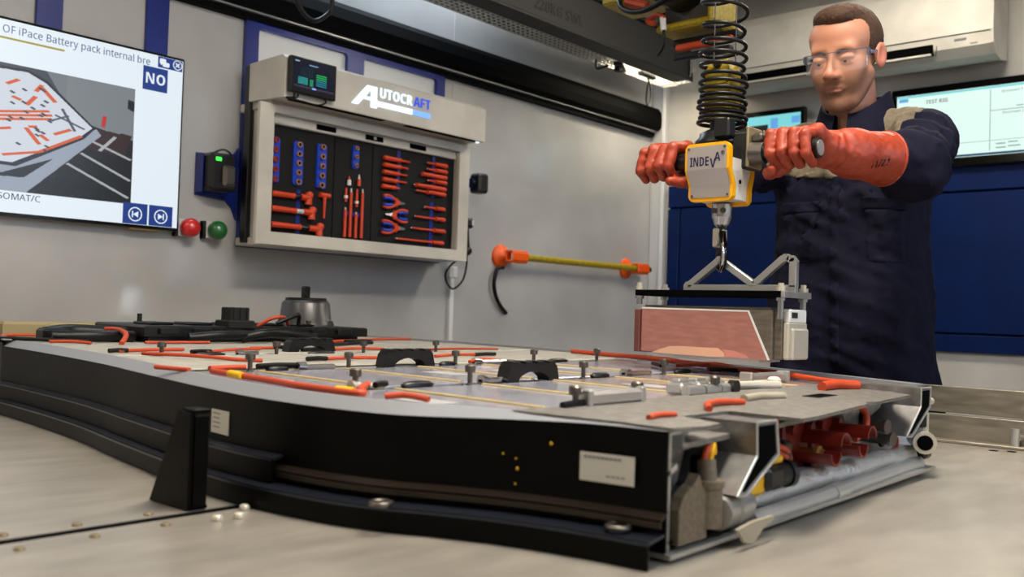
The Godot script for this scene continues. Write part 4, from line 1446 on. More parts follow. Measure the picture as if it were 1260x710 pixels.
	# holder with a black head to the right of the cabinet
	t = thing("camera_head", "small black device on a blue wall bracket right of the tool cabinet", "device", W(3.0, 0.56, 3.0))
	s = mb()
	box(s, Vector3(0.0, 0.012, 0.04), Vector3(0.044, 0.085, 0.012), 0.003)
	box(s, Vector3(-0.026, 0.012, 0.035), Vector3(0.010, 0.085, 0.07), 0.003)
	box(s, Vector3(0.0, 0.0, 0.018), Vector3(0.06, 0.03, 0.036), 0.003)
	part(s, "bracket", M.tool_blue, t)
	s = mb()
	box(s, Vector3(0.060, 0.012, 0.085), Vector3(0.062, 0.088, 0.070), 0.010)
	cyl(s, Vector3(0.02, 0.012, 0.07), Vector3(0.05, 0.012, 0.075), 0.022, -1, 16)
	part(s, "head", M.black_plastic, t)
	# hand-held scanner hanging on the cabinet's side
	t = thing("hand_scanner", "black handheld scanner hanging with its cord at the cabinet's right edge", "scanner", W(2.968, 0.30, 2.96))
	s = mb()
	rod(s, curve([Vector3(0.008, 0.10, 0.055), Vector3(0.002, 0.06, 0.055), Vector3(0.008, 0.0, 0.055), Vector3(0.015, -0.035, 0.055)], 5), 0.017, 10)
	box(s, Vector3(0.018, 0.087, 0.055), Vector3(0.045, 0.045, 0.05), 0.012)
	ball(s, Vector3(0.016, -0.035, 0.056), Vector3(0.024, 0.022, 0.022), 8)
	part(s, "body", M.black_plastic, t)
	s = mb()
	box(s, Vector3(0.024, 0.088, 0.080), Vector3(0.012, 0.024, 0.002), 0.0)
	part(s, "window", M.alu_pale, t)
	s = mb()
	box(s, Vector3(-0.01, 0.07, 0.022), Vector3(0.03, 0.05, 0.044), 0.004)
	part(s, "hanger", M.black_matte, t)
	s = mb()
	rod(s, curve([Vector3(0.016, -0.055, 0.055), Vector3(0.022, -0.10, 0.05), Vector3(0.012, -0.165, 0.04), Vector3(-0.035, -0.205, 0.03), Vector3(-0.075, -0.18, 0.03), Vector3(-0.085, -0.14, 0.03), Vector3(-0.07, -0.10, 0.05), Vector3(-0.06, -0.08, 0.08)], 6), 0.0045, 7)
	part(s, "cord", M.cable_black, t)
	# conduit
	t = thing("cable_conduit", "thin white conduit running down the wall below the scanner", "conduit", W(2.976, -0.25, 3.0))
	s = mb()
	box(s, Vector3(0, 0.10, 0.011), Vector3(0.026, 0.60, 0.020), 0.003)
	part(s, "channel", M.white_plastic, t)
	s = mb()
	box(s, Vector3(0.0, 0.42, 0.014), Vector3(0.05, 0.05, 0.028), 0.004)
	part(s, "junction_cap", M.white_plastic, t)
	# yellow rod in two orange holders
	t = thing("yellow_rod", "long yellow insulating rod held level by two orange wall holders", "rod", W(3.86, 0.262, 3.0))
	s = mb()
	cyl(s, Vector3(-0.51, 0, 0.075), Vector3(0.60, 0, 0.075), 0.0165, -1, 16)
	part(s, "shaft", M.yellow_dull, t)
	s = mb()
	cyl(s, Vector3(0.56, 0, 0.075), Vector3(0.615, 0, 0.075), 0.0168, -1, 16)
	cyl(s, Vector3(-0.515, 0, 0.075), Vector3(-0.50, 0, 0.075), 0.0168, -1, 16)
	part(s, "end_cap", M.black_plastic, t)
	for k in 2:
		var u: float = [3.305, 4.345][k]
		t = thing("suction_holder", ["left orange suction holder of the yellow rod, beside the black hose", "right orange suction holder of the yellow rod, near the room corner"][k], "holder", W(u, 0.262, 3.0))
		s = mb()
		lathe(s, [Vector2(0.044, 0), Vector2(0.056, 0.002), Vector2(0.055, 0.012), Vector2(0.044, 0.020), Vector2(0.016, 0.026), Vector2(0.014, 0.05), Vector2(0, 0.05)], Transform3D(Basis(Vector3(1, 0, 0), Vector3(0, 0, 1), Vector3(0, -1, 0)), Vector3.ZERO), 26)
		part(s, "cup", M.orange, t)
		s = mb()
		for sg in [-1.0, 1.0]:
			box(s, Vector3(0.040, 0.0235 * sg, 0.075), Vector3(0.115, 0.012, 0.040), 0.004)
		box(s, Vector3(0.040, 0.0, 0.0975), Vector3(0.115, 0.040, 0.010), 0.004)
		box(s, Vector3(0.005, 0.0, 0.052), Vector3(0.034, 0.046, 0.010), 0.003)
		part(s, "arm", M.orange, t)
	t = thing("rubber_hose", "short curved black hose hanging from the left orange holder", "hose", W(3.30, 0.0, 3.0))
	s = mb()
	rod(s, curve([Vector3(-0.008, 0.208, 0.040), Vector3(-0.035, 0.205, 0.034), Vector3(-0.048, 0.19, 0.03), Vector3(-0.055, 0.13, 0.025), Vector3(-0.035, 0.075, 0.02), Vector3(0.0, 0.03, 0.018), Vector3(0.05, -0.005, 0.012)], 6), 0.0095, 10)
	part(s, "tube", M.cable_black, t)

# ---------------------------------------------------------------- tool cabinet
func build_cabinet() -> void:
	var s := mb()
	# blue back board with two windows cut out at the top
	var t := thing("back_board", "bright blue back board with two cut-outs behind the tool cabinet", "board", W(2.39, 0.205, 3.0))
	var x0 := 1.885 - 2.39
	prism(s, rrect(x0, 0, 2.889 - 2.39, 1.0745 - 0.205, 0.004), Transform3D(Basis(), Vector3(0, 0, 0.002)), 0.020,
		[rrect(1.938 - 2.39, 0.42, 2.348 - 2.39, 1.008 - 0.205, 0.016), rrect(2.431 - 2.39, 0.42, 2.842 - 2.39, 1.008 - 0.205, 0.016)])
	part(s, "board", M.blue_paint, t)
	for q in [[1.930, 2.356], [2.423, 2.850]]:
		s = mb()
		box(s, Vector3((q[0] + q[1]) / 2 - 2.39, 0.60, 0.0015), Vector3(q[1] - q[0], 0.42, 0.003))
		part(s, "white_panel", M.hole_white, t)
	for u in [1.915, 1.985, 2.13, 2.20, 2.34, 2.43, 2.56, 2.70, 2.87]:
		s = mb()
		lathe(s, [Vector2(0.006, 0), Vector2(0.0055, 0.003), Vector2(0, 0.004)], Transform3D(Basis(Vector3(1, 0, 0), Vector3(0, 0, 1), Vector3(0, -1, 0)), Vector3(u - 2.39, 1.047 - 0.205, 0.022)), 10)
		part(s, "screw", M.alu, t)
	# cabinet; its local x runs along the wall and z out of it
	t = thing("tool_cabinet", "cream wall cabinet with open front, tool panels and a lit sign above", "tool cabinet", W(2.33, 0.208, 3.0))
	var X := func(u: float) -> float: return u - 2.33
	var Y := func(h: float) -> float: return h - 0.208
	s = mb()
	box(s, Vector3(X.call(2.362), Y.call(0.222), 0.12), Vector3(0.985, 0.028, 0.195), 0.003)
	box(s, Vector3(X.call(2.362), Y.call(0.70), 0.12), Vector3(0.985, 0.028, 0.195), 0.003)
	box(s, Vector3(X.call(1.884), Y.call(0.46), 0.135), Vector3(0.012, 0.46, 0.155), 0.003)
	box(s, Vector3(X.call(2.825), Y.call(0.46), 0.12), Vector3(0.06, 0.46, 0.195), 0.003)
	box(s, Vector3(X.call(2.357), Y.call(0.46), 0.03), Vector3(0.935, 0.46, 0.012))
	part(s, "body", M.cabinet, t)
	s = mb()
	var face := PackedVector2Array([Vector2(X.call(1.818), 0), Vector2(X.call(2.845), 0), Vector2(X.call(2.845), Y.call(0.693)), Vector2(X.call(1.818), Y.call(0.693))])
	prism(s, face, Transform3D(Basis(), Vector3(0, 0, 0.215)), 0.016, [rrect(X.call(1.874), Y.call(0.252), X.call(2.786), Y.call(0.664), 0.003, 1)])
	part(s, "front_frame", M.cabinet, t)
	s = mb()
	box(s, Vector3(X.call(2.33), Y.call(0.655), 0.196), Vector3(0.92, 0.046, 0.020), 0.003)
	part(s, "shutter", M.cabinet, t)
	for u in [2.115, 2.343, 2.570]:
		s = mb()
		box(s, Vector3(X.call(u), Y.call(0.650), 0.207), Vector3(0.088, 0.020, 0.003), 0.001)
		part(s, "slot", M.black_gap, t)
	s = mb()
	cyl(s, Vector3(X.call(2.343), Y.call(0.650), 0.208), Vector3(X.call(2.343), Y.call(0.650), 0.212), 0.007, -1, 12)
	part(s, "lock", M.alu, t)
	for q in [[1.891, 2.166], [2.170, 2.350], [2.354, 2.794]]:
		s = mb()
		box(s, Vector3(X.call((q[0] + q[1]) / 2), Y.call(0.448), 0.185), Vector3(q[1] - q[0], 0.415, 0.010), 0.0015)
		part(s, "foam_panel", M.foam, t)
	# black side strut
	s = mb()
	box(s, Vector3(X.call(1.868), Y.call(0.532), 0.085), Vector3(0.020, 0.632, 0.036), 0.003)
	part(s, "side_strut", M.black_plastic, t)
	# sign box over the front
	s = mb()
	var prof := PackedVector2Array([Vector2(0.108, Y.call(0.712)), Vector2(0.318, Y.call(0.703)), Vector2(0.318, Y.call(0.838)), Vector2(0.300, Y.call(0.850)), Vector2(0.108, Y.call(0.845))])
	prism(s, prof, xf_of(Vector3(X.call(1.850), 0, 0), Vector3(0, 0, 1), Vector3(0, 1, 0)), -0.992)
	var hd := part(s, "sign_box", M.cabinet, t)
	s = mb()
	box(s, Vector3(X.call(2.10), Y.call(0.7035), 0.295), Vector3(0.42, 0.003, 0.028))
	box(s, Vector3(X.call(2.62), Y.call(0.7035), 0.295), Vector3(0.40, 0.003, 0.028))
	part(s, "vent_slot", M.black_gap, hd)
	s = mb()
	cyl(s, Vector3(X.call(2.815), Y.call(0.703), 0.30), Vector3(X.call(2.815), Y.call(0.697), 0.30), 0.008, -1, 14)
	part(s, "spot_lamp", M.logo_white, hd)
	# lit sign lettering: a big slanted A, the rest of the word, a bar below
	var zf := 0.3185
	s = mb()
	prism(s, PackedVector2Array([Vector2(X.call(2.135), Y.call(0.735)), Vector2(X.call(2.165), Y.call(0.735)), Vector2(X.call(2.222), Y.call(0.797)), Vector2(X.call(2.222), Y.call(0.813)), Vector2(X.call(2.205), Y.call(0.813))]), Transform3D(Basis(), Vector3(0, 0, zf)), 0.003)
	prism(s, PackedVector2Array([Vector2(X.call(2.224), Y.call(0.735)), Vector2(X.call(2.253), Y.call(0.735)), Vector2(X.call(2.253), Y.call(0.813)), Vector2(X.call(2.224), Y.call(0.813))]), Transform3D(Basis(), Vector3(0, 0, zf)), 0.003)
	box(s, Vector3(X.call(2.218), Y.call(0.766), zf + 0.0015), Vector3(0.07, 0.012, 0.003))
	part(s, "lit_letter", M.logo_white, hd)
	s = mb()
	prism(s, PackedVector2Array([Vector2(X.call(2.253), Y.call(0.764)), Vector2(X.call(2.43), Y.call(0.764)), Vector2(X.call(2.43), Y.call(0.744)), Vector2(X.call(2.24), Y.call(0.744))]), Transform3D(Basis(), Vector3(0, 0, zf)), 0.003)
	part(s, "lit_bar", M.logo_white, hd)
	tile(hd, "lit_bar", X.call(2.43), Y.call(0.744), X.call(2.525), Y.call(0.764), zf, M.logo_mid, 0.003)
	words(hd, "lit_letters", "UTOCR", 0.036, Vector3(X.call(2.264), Y.call(0.796), zf + 0.001), M.logo_white, true, false, 0.003)
	words(hd, "lit_letters", "AFT", 0.036, Vector3(X.call(2.436), Y.call(0.796), zf + 0.001), M.logo_blue, true, false, 0.003)
	# little monitor on the sign box
	var mo := thing("mini_monitor", "small black monitor with green readouts on the cabinet's sign box", "monitor", W(1.95, 0.72, 2.676), 0.0)
	s = mb()
	box(s, Vector3(0, 0.061, 0.012), Vector3(0.192, 0.124, 0.022), 0.004)
	part(s, "housing", M.black_plastic, mo)
	var im := Image.create(160, 96, false, Image.FORMAT_RGB8)
	im.fill(Color(0.02, 0.05, 0.13))
	for k in 6:
		im.fill_rect(Rect2i(16, 58 + k * 4, 38, 2), Color(0.2, 0.75, 0.72))
		im.fill_rect(Rect2i(62, 60 + k * 4, 14, 2), Color(0.2, 0.8, 0.5))
		im.fill_rect(Rect2i(88, 38 + k * 7, 42, 3), Color(0.15, 0.8, 0.4) if k < 3 else Color(0.15, 0.6, 0.7))
	for k in 5:
		im.fill_rect(Rect2i(30 + k * 10, 24, 1, 30), Color(0.15, 0.45, 0.4))
	im.fill_rect(Rect2i(2, 4, 18, 4), Color(0.6, 0.75, 0.9))
	im.fill_rect(Rect2i(58, 10, 36, 4), Color(0.5, 0.62, 0.75))
	im.fill_rect(Rect2i(0, 86, 160, 6), Color(0.25, 0.2, 0.3))
	im.fill_rect(Rect2i(72, 86, 16, 6), Color(0.6, 0.7, 1.0))
	picture(mo, "display", -0.083, 0.016, 0.083, 0.113, 0.0235, ImageTexture.create_from_image(im), 1.0)
	s = mb()
	box(s, Vector3(0, 0.05, 0.0), Vector3(0.05, 0.05, 0.008))
	part(s, "mount", M.black_matte, mo)
	s = mb()
	rod(s, curve([Vector3(-0.07, 0.004, 0.008), Vector3(-0.075, -0.016, 0.012), Vector3(-0.10, -0.022, 0.006), Vector3(-0.04, -0.024, 0.012), Vector3(0.02, -0.026, 0.012), Vector3(0.06, -0.012, 0.012), Vector3(0.055, 0.003, 0.008)], 5), 0.003, 6)
	rod(s, curve([Vector3(-0.055, 0.004, 0.008), Vector3(-0.06, -0.014, 0.013), Vector3(-0.09, -0.026, 0.0)], 5), 0.003, 6)
	part(s, "cable", M.cable_black, mo)
	build_tools()

# everything in the cabinet hangs on the foam whose face is at v = 2.81
func handle_rod(s: SurfaceTool, x0: float, x1: float, r: float) -> void:
	var d := signf(x1 - x0)
	cyl(s, Vector3(x0, 0, 0), Vector3(x0 + d * 0.006, 0, 0), r * 0.7, r, 10)
	cyl(s, Vector3(x0 + d * 0.006, 0, 0), Vector3(x1 - d * 0.010, 0, 0), r, r * 0.85, 10)
	cyl(s, Vector3(x1 - d * 0.010, 0, 0), Vector3(x1, 0, 0), r * 0.85, r * 1.05, 10)

func build_tools() -> void:
	var s := mb()
	var zf := 2.810
	var place := ["leftmost", "second", "third"]
	var nth := ["topmost", "second", "middle", "fourth", "lowest"]
	var hold := [[1.903, 0.576, 0.439, 5], [2.003, 0.574, 0.441, 5], [2.106, 0.581, 0.441, 5], [2.263, 0.600, 0.535, 3]]
	for k in 4:
		var h: Array = hold[k]
		var nm: String = (place[k] + " blue socket holder with five sockets in the cabinet") if k < 3 else "short blue socket holder at the top of the middle panel"
		var t := thing("socket_holder", nm, "socket holder", W(h[0], h[2], zf), 0.0, "blue socket holders in the cabinet")
		var len_: float = h[1] - h[2]
		s = mb()
		prism(s, rrect(-0.021 if k < 3 else -0.015, -0.012, 0.021 if k < 3 else 0.015, len_ + 0.012, 0.012), Transform3D(Basis(), Vector3(0, 0, 0.0005)), 0.008)
		part(s, "strip", M.tool_blue, t)
		for i in h[3]:
			var lab: String = ("%s socket in the %s" % [nth[i], place[k] + " blue holder"]) if k < 3 else "%s socket in the short middle blue holder" % ["top", "centre", "bottom"][i]
			var so := thing("socket", lab, "socket", W(h[0], h[1] - len_ * i / (h[3] - 1.0), zf - 0.009), 0.0, "insulated sockets in blue holders")
			s = mb()
			var r := 0.0105 if k < 3 else 0.0075
			lathe(s, [Vector2(r * 0.55, 0.003), Vector2(r * 0.62, 0.009), Vector2(r, 0.009), Vector2(r, 0.001), Vector2(r * 0.5, 0.0)], Transform3D(Basis(Vector3(1, 0, 0), Vector3(0, 0, 1), Vector3(0, -1, 0)), Vector3(0, 0, 0)), 14, true)
			part(s, "sleeve", M.socket_red if k == 0 else M.socket_tan, so)
			s = mb()
			cyl(s, Vector3(0, 0, 0.001), Vector3(0, 0, 0.005), r * 0.60, -1, 12)
			part(s, "bore", M.black_gap if k else M.socket_red, so)
	# hammers
	for k in 3:
		var q: Array = [[1.894, 2.060, 0.388], [1.894, 2.077, 0.336], [1.894, 2.115, 0.280]][k]
		var t := thing("insulated_hammer", ["uppermost red insulated hammer, the shortest of three", "middle red insulated hammer with a pale collar", "lowest red insulated hammer, the longest of three"][k], "hammer", W(q[0], q[2], zf - 0.015), 0.0, "insulated hammers in the cabinet")
		var l: float = q[1] - q[0]
		s = mb()
		handle_rod(s, 0.0, l * 0.55, 0.0110)
		part(s, "grip", M.tool_red, t)
		s = mb()
		cyl(s, Vector3(l * 0.55, 0, 0), Vector3(l * 0.72, 0, 0), 0.0085, -1, 10)
		part(s, "shaft", [M.black_plastic, M.alu_pale, M.black_plastic][k], t)
		s = mb()
		cyl(s, Vector3(l * 0.72, 0, 0), Vector3(l * 0.94, 0, 0), 0.011, 0.013, 10)
		cyl(s, Vector3(l * 0.93, -0.024, 0), Vector3(l * 0.93, 0.020, 0), 0.0135, 0.011, 12)
		ball(s, Vector3(l * 0.95, 0.010, 0), Vector3(0.015, 0.014, 0.014), 6)
		part(s, "head", M.tool_red, t)
	# T handle
	var tt := thing("t_handle_key", "red T-shaped key hanging beside the three hammers", "hex key", W(2.122, 0.322, zf - 0.011))
	s = mb()
	cyl(s, Vector3(0, 0, 0), Vector3(0, 0.076, 0), 0.004, 0.0065, 10)
	part(s, "stem", M.tool_red, tt)
	s = mb()
	cyl(s, Vector3(-0.022, 0.084, 0), Vector3(0.022, 0.084, 0), 0.0095, -1, 12)
	cyl(s, Vector3(0, 0.070, 0), Vector3(0, 0.084, 0), 0.008, -1, 10)
	part(s, "crossbar", M.tool_red, tt)
	# blue magnetic strips behind tools
	for q in [[2.012, 0.335, 0.018, 0.16, "narrow blue strip behind the three hammers"], [2.482, 0.545, 0.016, 0.16, "narrow blue strip behind the upper left screwdrivers"], [2.672, 0.545, 0.016, 0.17, "narrow blue strip behind the upper right screwdrivers"], [2.668, 0.345, 0.020, 0.19, "narrow blue strip behind the lower right screwdrivers"], [2.262, 0.350, 0.10, 0.014, "level blue strip behind the long red probes"]]:
		var b := thing("holder_strip", q[4], "tool strip", W(q[0], q[1], zf))
		s = mb()
		box(s, Vector3(0, 0, 0.0025), Vector3(q[2], q[3], 0.004), 0.001)
		part(s, "strip", M.blue_paint, b)
	# adaptors and long probes in the middle panel
	for k in 2:
		var q: Array = [[2.234, 0.457, 0.034], [2.281, 0.460, 0.043]][k]
		var t := thing("probe_tip", ["pale pointed probe tip, left of the two upper ones", "red pointed probe tip, right of the two upper ones"][k], "probe tip", W(q[0], q[1], zf - 0.009))
		s = mb()
		cyl(s, Vector3.ZERO, Vector3(0, q[2] * 0.6, 0), 0.008, 0.007, 10)
		part(s, "body", [M.white_plastic, M.tool_red][k], t)
		s = mb()
		cyl(s, Vector3(0, q[2] * 0.6, 0), Vector3(0, q[2], 0), 0.0045, 0.002, 8)
		part(s, "point", [M.tool_red, M.white_plastic][k], t)
	for k in 4:
		var q: Array = [[2.2215, 0.262, 0.373], [2.246, 0.264, 0.446], [2.273, 0.262, 0.360], [2.301, 0.264, 0.450]][k]
		var t := thing("insulated_probe", ["leftmost long red probe, a short one in the middle panel", "second long red probe, standing tall beside the leftmost", "third red probe, the shortest in the middle panel", "rightmost long red probe, the tallest in the middle panel"][k], "probe", W(q[0], q[1], zf - 0.008), 0.0, "red probes in the middle panel")
		var l: float = q[2] - q[1]
		s = mb()
		cyl(s, Vector3.ZERO, Vector3(0, l * 0.92, 0), 0.0062, -1, 10)
		part(s, "rod", M.tool_red, t)
		s = mb()
		cyl(s, Vector3(0, l * 0.92, 0), Vector3(0, l, 0), 0.003, -1, 8)
		part(s, "tip", M.alu_pale, t)
	for k in 2:
		var q: Array = [[2.222, 0.395, 0.445], [2.274, 0.380, 0.447]][k]
		var t := thing("test_lead_tip", ["upper left slim red test tip with a pale collar", "upper right slim red test tip with a white collar"][k], "probe tip", W(q[0], q[1], zf - 0.008))
		s = mb()
		cyl(s, Vector3.ZERO, Vector3(0, q[2] - q[1], 0), 0.0052, 0.004, 10)
		part(s, "rod", M.tool_red, t)
		s = mb()
		cyl(s, Vector3(0, 0.012, 0), Vector3(0, 0.022, 0), 0.008, -1, 10)
		part(s, "collar", M.white_plastic, t)
	# screwdrivers: [handle end, tip, height, handle share, grip radius]
	var drv := [
		[2.397, 2.540, 0.585, 0.62, "topmost", 0], [2.397, 2.530, 0.558, 0.66, "second", 0], [2.396, 2.526, 0.530, 0.62, "third", 0], [2.396, 2.524, 0.501, 0.58, "fourth", 0], [2.393, 2.488, 0.474, 0.70, "lowest", 0],
		[2.742, 2.622, 0.597, 0.60, "topmost", 1], [2.743, 2.623, 0.572, 0.56, "second", 1], [2.741, 2.592, 0.548, 0.92, "third", 1], [2.741, 2.630, 0.526, 0.58, "fourth", 1], [2.738, 2.555, 0.500, 0.90, "fifth", 1], [2.738, 2.565, 0.478, 0.60, "lowest", 1],
		[2.736, 2.617, 0.416, 0.42, "topmost", 2], [2.738, 2.565, 0.373, 0.30, "second", 2], [2.741, 2.550, 0.325, 0.33, "third", 2], [2.734, 2.466, 0.276, 0.24, "lowest and longest", 2]]
	var where := ["left column of screwdrivers in the cabinet", "upper right column of screwdrivers", "lower right column of screwdrivers"]
	for q in drv:
		var t := thing("insulated_screwdriver", "%s red screwdriver in the %s" % [q[4], where[q[5]]], "screwdriver", W(q[0], q[2], zf - 0.011), 0.0, "red insulated screwdrivers in the cabinet")
		var l: float = q[1] - q[0]
		s = mb()
		handle_rod(s, 0.0, l * q[3], 0.0095)
		part(s, "handle", M.tool_red, t)
		s = mb()
		cyl(s, Vector3(l * q[3], 0, 0), Vector3(l * 0.95, 0, 0), 0.0042, -1, 8)
		part(s, "sleeve", M.tool_red, t)
		s = mb()
		cyl(s, Vector3(l * 0.95, 0, 0), Vector3(l, 0, 0), 0.0025, 0.002, 8)
		part(s, "tip", M.steel, t)
	# pliers
	for k in 3:
		var q: Array = [[2.405, 2.515, 0.417, 1.0], [2.530, 2.416, 0.367, 1.0], [2.401, 2.520, 0.317, 1.0]][k]
		var t := thing("insulated_pliers", ["uppermost red and blue pliers, jaws pointing right", "middle red and blue pliers, jaws pointing left", "lowest red and blue pliers with wide blue grips"][k], "pliers", W(q[0], q[2], zf - 0.010), 0.0, "insulated pliers in the cabinet")
		var l: float = q[1] - q[0]
		for sg in [-1.0, 1.0]:
			s = mb()
			rod(s, curve([Vector3(0, 0.021 * sg, 0), Vector3(l * 0.2, 0.024 * sg, 0), Vector3(l * 0.42, 0.018 * sg, 0), Vector3(l * 0.60, 0.005 * sg, 0)], 4), 0.0058, 8)
			part(s, "handle", M.tool_red, t)
			s = mb()
			rod(s, curve([Vector3(l * 0.02, 0.012 * sg, 0), Vector3(l * 0.22, 0.013 * sg, 0), Vector3(l * 0.42, 0.009 * sg, 0)], 4), 0.0065, 8)
			part(s, "grip_inlay", M.tool_blue, t)
			s = mb()
			cyl(s, Vector3(l * 0.68, 0.004 * sg, 0), Vector3(l, 0.002 * sg, 0), 0.0055, 0.002, 8)
			part(s, "jaw", M.steel, t)
		s = mb()
		cyl(s, Vector3(l * 0.62, 0, -0.006), Vector3(l * 0.62, 0, 0.006), 0.0115, -1, 14)
		box(s, Vector3(l * 0.60, 0, 0), Vector3(0.008, 0.036, 0.010), 0.002)
		part(s, "joint", M.tool_red, t)

# ---------------------------------------------------------------- right-hand wall
func build_right_wall_items() -> void:
	# air conditioner; local x points along the picture to the right, z out of the wall
	var t := thing("air_conditioner", "long cream air conditioner high on the wall behind the man", "air conditioner", W(4.60, 1.18, 1.78), -PI / 2)
	var s := mb()
	var prof := PackedVector2Array([Vector2(0.0, 0.02), Vector2(0.10, 0.0), Vector2(0.17, 0.012), Vector2(0.215, 0.050), Vector2(0.225, 0.11), Vector2(0.225, 0.32), Vector2(0.205, 0.36), Vector2(0.15, 0.38), Vector2(0.0, 0.38)])
	prism(s, prof, xf_of(Vector3(-0.68, 0, 0), Vector3(0, 0, 1), Vector3(0, 1, 0)), -1.31)
	part(s, "body", M.cabinet, t)
	s = mb()
	prism(s, PackedVector2Array([Vector2(0.0, 0.015), Vector2(0.11, -0.004), Vector2(0.18, 0.010), Vector2(0.224, 0.050), Vector2(0.234, 0.11), Vector2(0.234, 0.32), Vector2(0.212, 0.365), Vector2(0.15, 0.386), Vector2(0.0, 0.386)]), xf_of(Vector3(0.63, 0, 0), Vector3(0, 0, 1), Vector3(0, 1, 0)), -0.012)
	part(s, "end_cap", M.cabinet, t)
	s = mb()
	box(s, Vector3(-0.14, 0.055, 0.205), Vector3(1.06, 0.045, 0.05), 0.002)
	part(s, "air_slot", M.black_gap, t)
	s = mb()
	box(s, Vector3(-0.14, 0.036, 0.218), Vector3(1.05, 0.010, 0.060), 0.003, Basis(Vector3.RIGHT, 0.35))
	part(s, "flap", M.cabinet, t)
	s = mb()
	box(s, Vector3(0.0, 0.105, 0.226), Vector3(1.28, 0.0025, 0.004))
	box(s, Vector3(0.405, 0.06, 0.219), Vector3(0.0025, 0.08, 0.004), 0.0, Basis(Vector3.RIGHT, -0.2))
	part(s, "seam", M.black_matte, t)
	s = mb()
	box(s, Vector3(0.505, 0.083, 0.2205), Vector3(0.05, 0.010, 0.006), 0.001, Basis(Vector3.RIGHT, -0.16))
	box(s, Vector3(0.560, 0.060, 0.2165), Vector3(0.03, 0.004, 0.006), 0.001, Basis(Vector3.RIGHT, -0.16))
	part(s, "display", M.ink_grey, t)
	# wide screen
	t = thing("test_screen", "wide pale screen titled TEST RIG on the right-hand wall", "screen", W(4.62, 0.731, 1.285), -PI / 2)
	s = mb()
	box(s, Vector3(0, 0.193, 0.040), Vector3(0.70, 0.386, 0.036), 0.004)
	part(s, "housing", M.black_gloss, t)
	s = mb()
	box(s, Vector3(0, 0.2, 0.012), Vector3(0.3, 0.2, 0.024))
	part(s, "wall_bracket", M.black_matte, t)
	var sc := tile(t, "display", -0.322, 0.040, 0.322, 0.352, 0.0575, M.print_mint, 0.001)
	var z := 0.0588
	var L := func(v: float) -> float: return 1.285 - v
	tile(sc, "title_bar", -0.32, 0.340, 0.32, 0.350, z, M.print_cyan)
	tile(sc, "task_bar", -0.32, 0.042, 0.32, 0.052, z, M.print_teal_bar)
	tile(sc, "menu_mark", -0.312, 0.322, -0.270, 0.338, z, M.print_sky)
	words(sc, "title_text", "TEST RIG", 0.017, Vector3(L.call(1.475), 0.312, z), M.ink_grey, true, false, 0.0005)
	for q in [[L.call(1.197), 0.06, L.call(1.194), 0.335], [L.call(1.195), 0.238, 0.32, 0.241], [-0.20, 0.104, 0.32, 0.106]]:
		tile(sc, "divider", q[0], q[1], q[2], q[3], z, M.print_grey, 0.0004)
	words(sc, "field_text", "Movement 1", 0.011, Vector3(L.call(1.150), 0.322, z), M.ink_grey, false, false, 0.0005)
	words(sc, "field_text", "Movement 2", 0.011, Vector3(L.call(1.145), 0.226, z), M.ink_grey, false, false, 0.0005)
	for q in [[L.call(1.17), 0.086, L.call(1.13), 0.091], [L.call(1.12), 0.090, L.call(1.08), 0.095], [L.call(1.17), 0.068, L.call(1.13), 0.073], [L.call(1.12), 0.072, L.call(1.07), 0.077], [L.call(1.09), 0.250, L.call(1.06), 0.254]]:
		tile(sc, "field_mark", q[0], q[1], q[2], q[3], z, M.print_grey, 0.0004)
	# small screen behind the coil
	t = thing("small_screen", "small screen with blue panels behind the man's shoulder", "screen", W(4.62, 0.82, 2.30), -PI / 2)
	s = mb()
	box(s, Vector3(0, 0.140, 0.040), Vector3(0.46, 0.28, 0.034), 0.004)
	part(s, "housing", M.black_gloss, t)
	s = mb()
	box(s, Vector3(0, 0.14, 0.012), Vector3(0.2, 0.15, 0.024))
	part(s, "wall_bracket", M.black_matte, t)
	sc = tile(t, "display", -0.208, 0.03, 0.208, 0.252, 0.0567, M.print_cyan, 0.001)
	tile(sc, "dark_field", -0.20, 0.04, 0.03, 0.205, 0.058, M.ink)
	tile(sc, "blue_field", 0.045, 0.04, 0.085, 0.235, 0.058, M.print_sky)
	tile(sc, "blue_field", 0.16, 0.20, 0.205, 0.235, 0.058, M.print_sky)

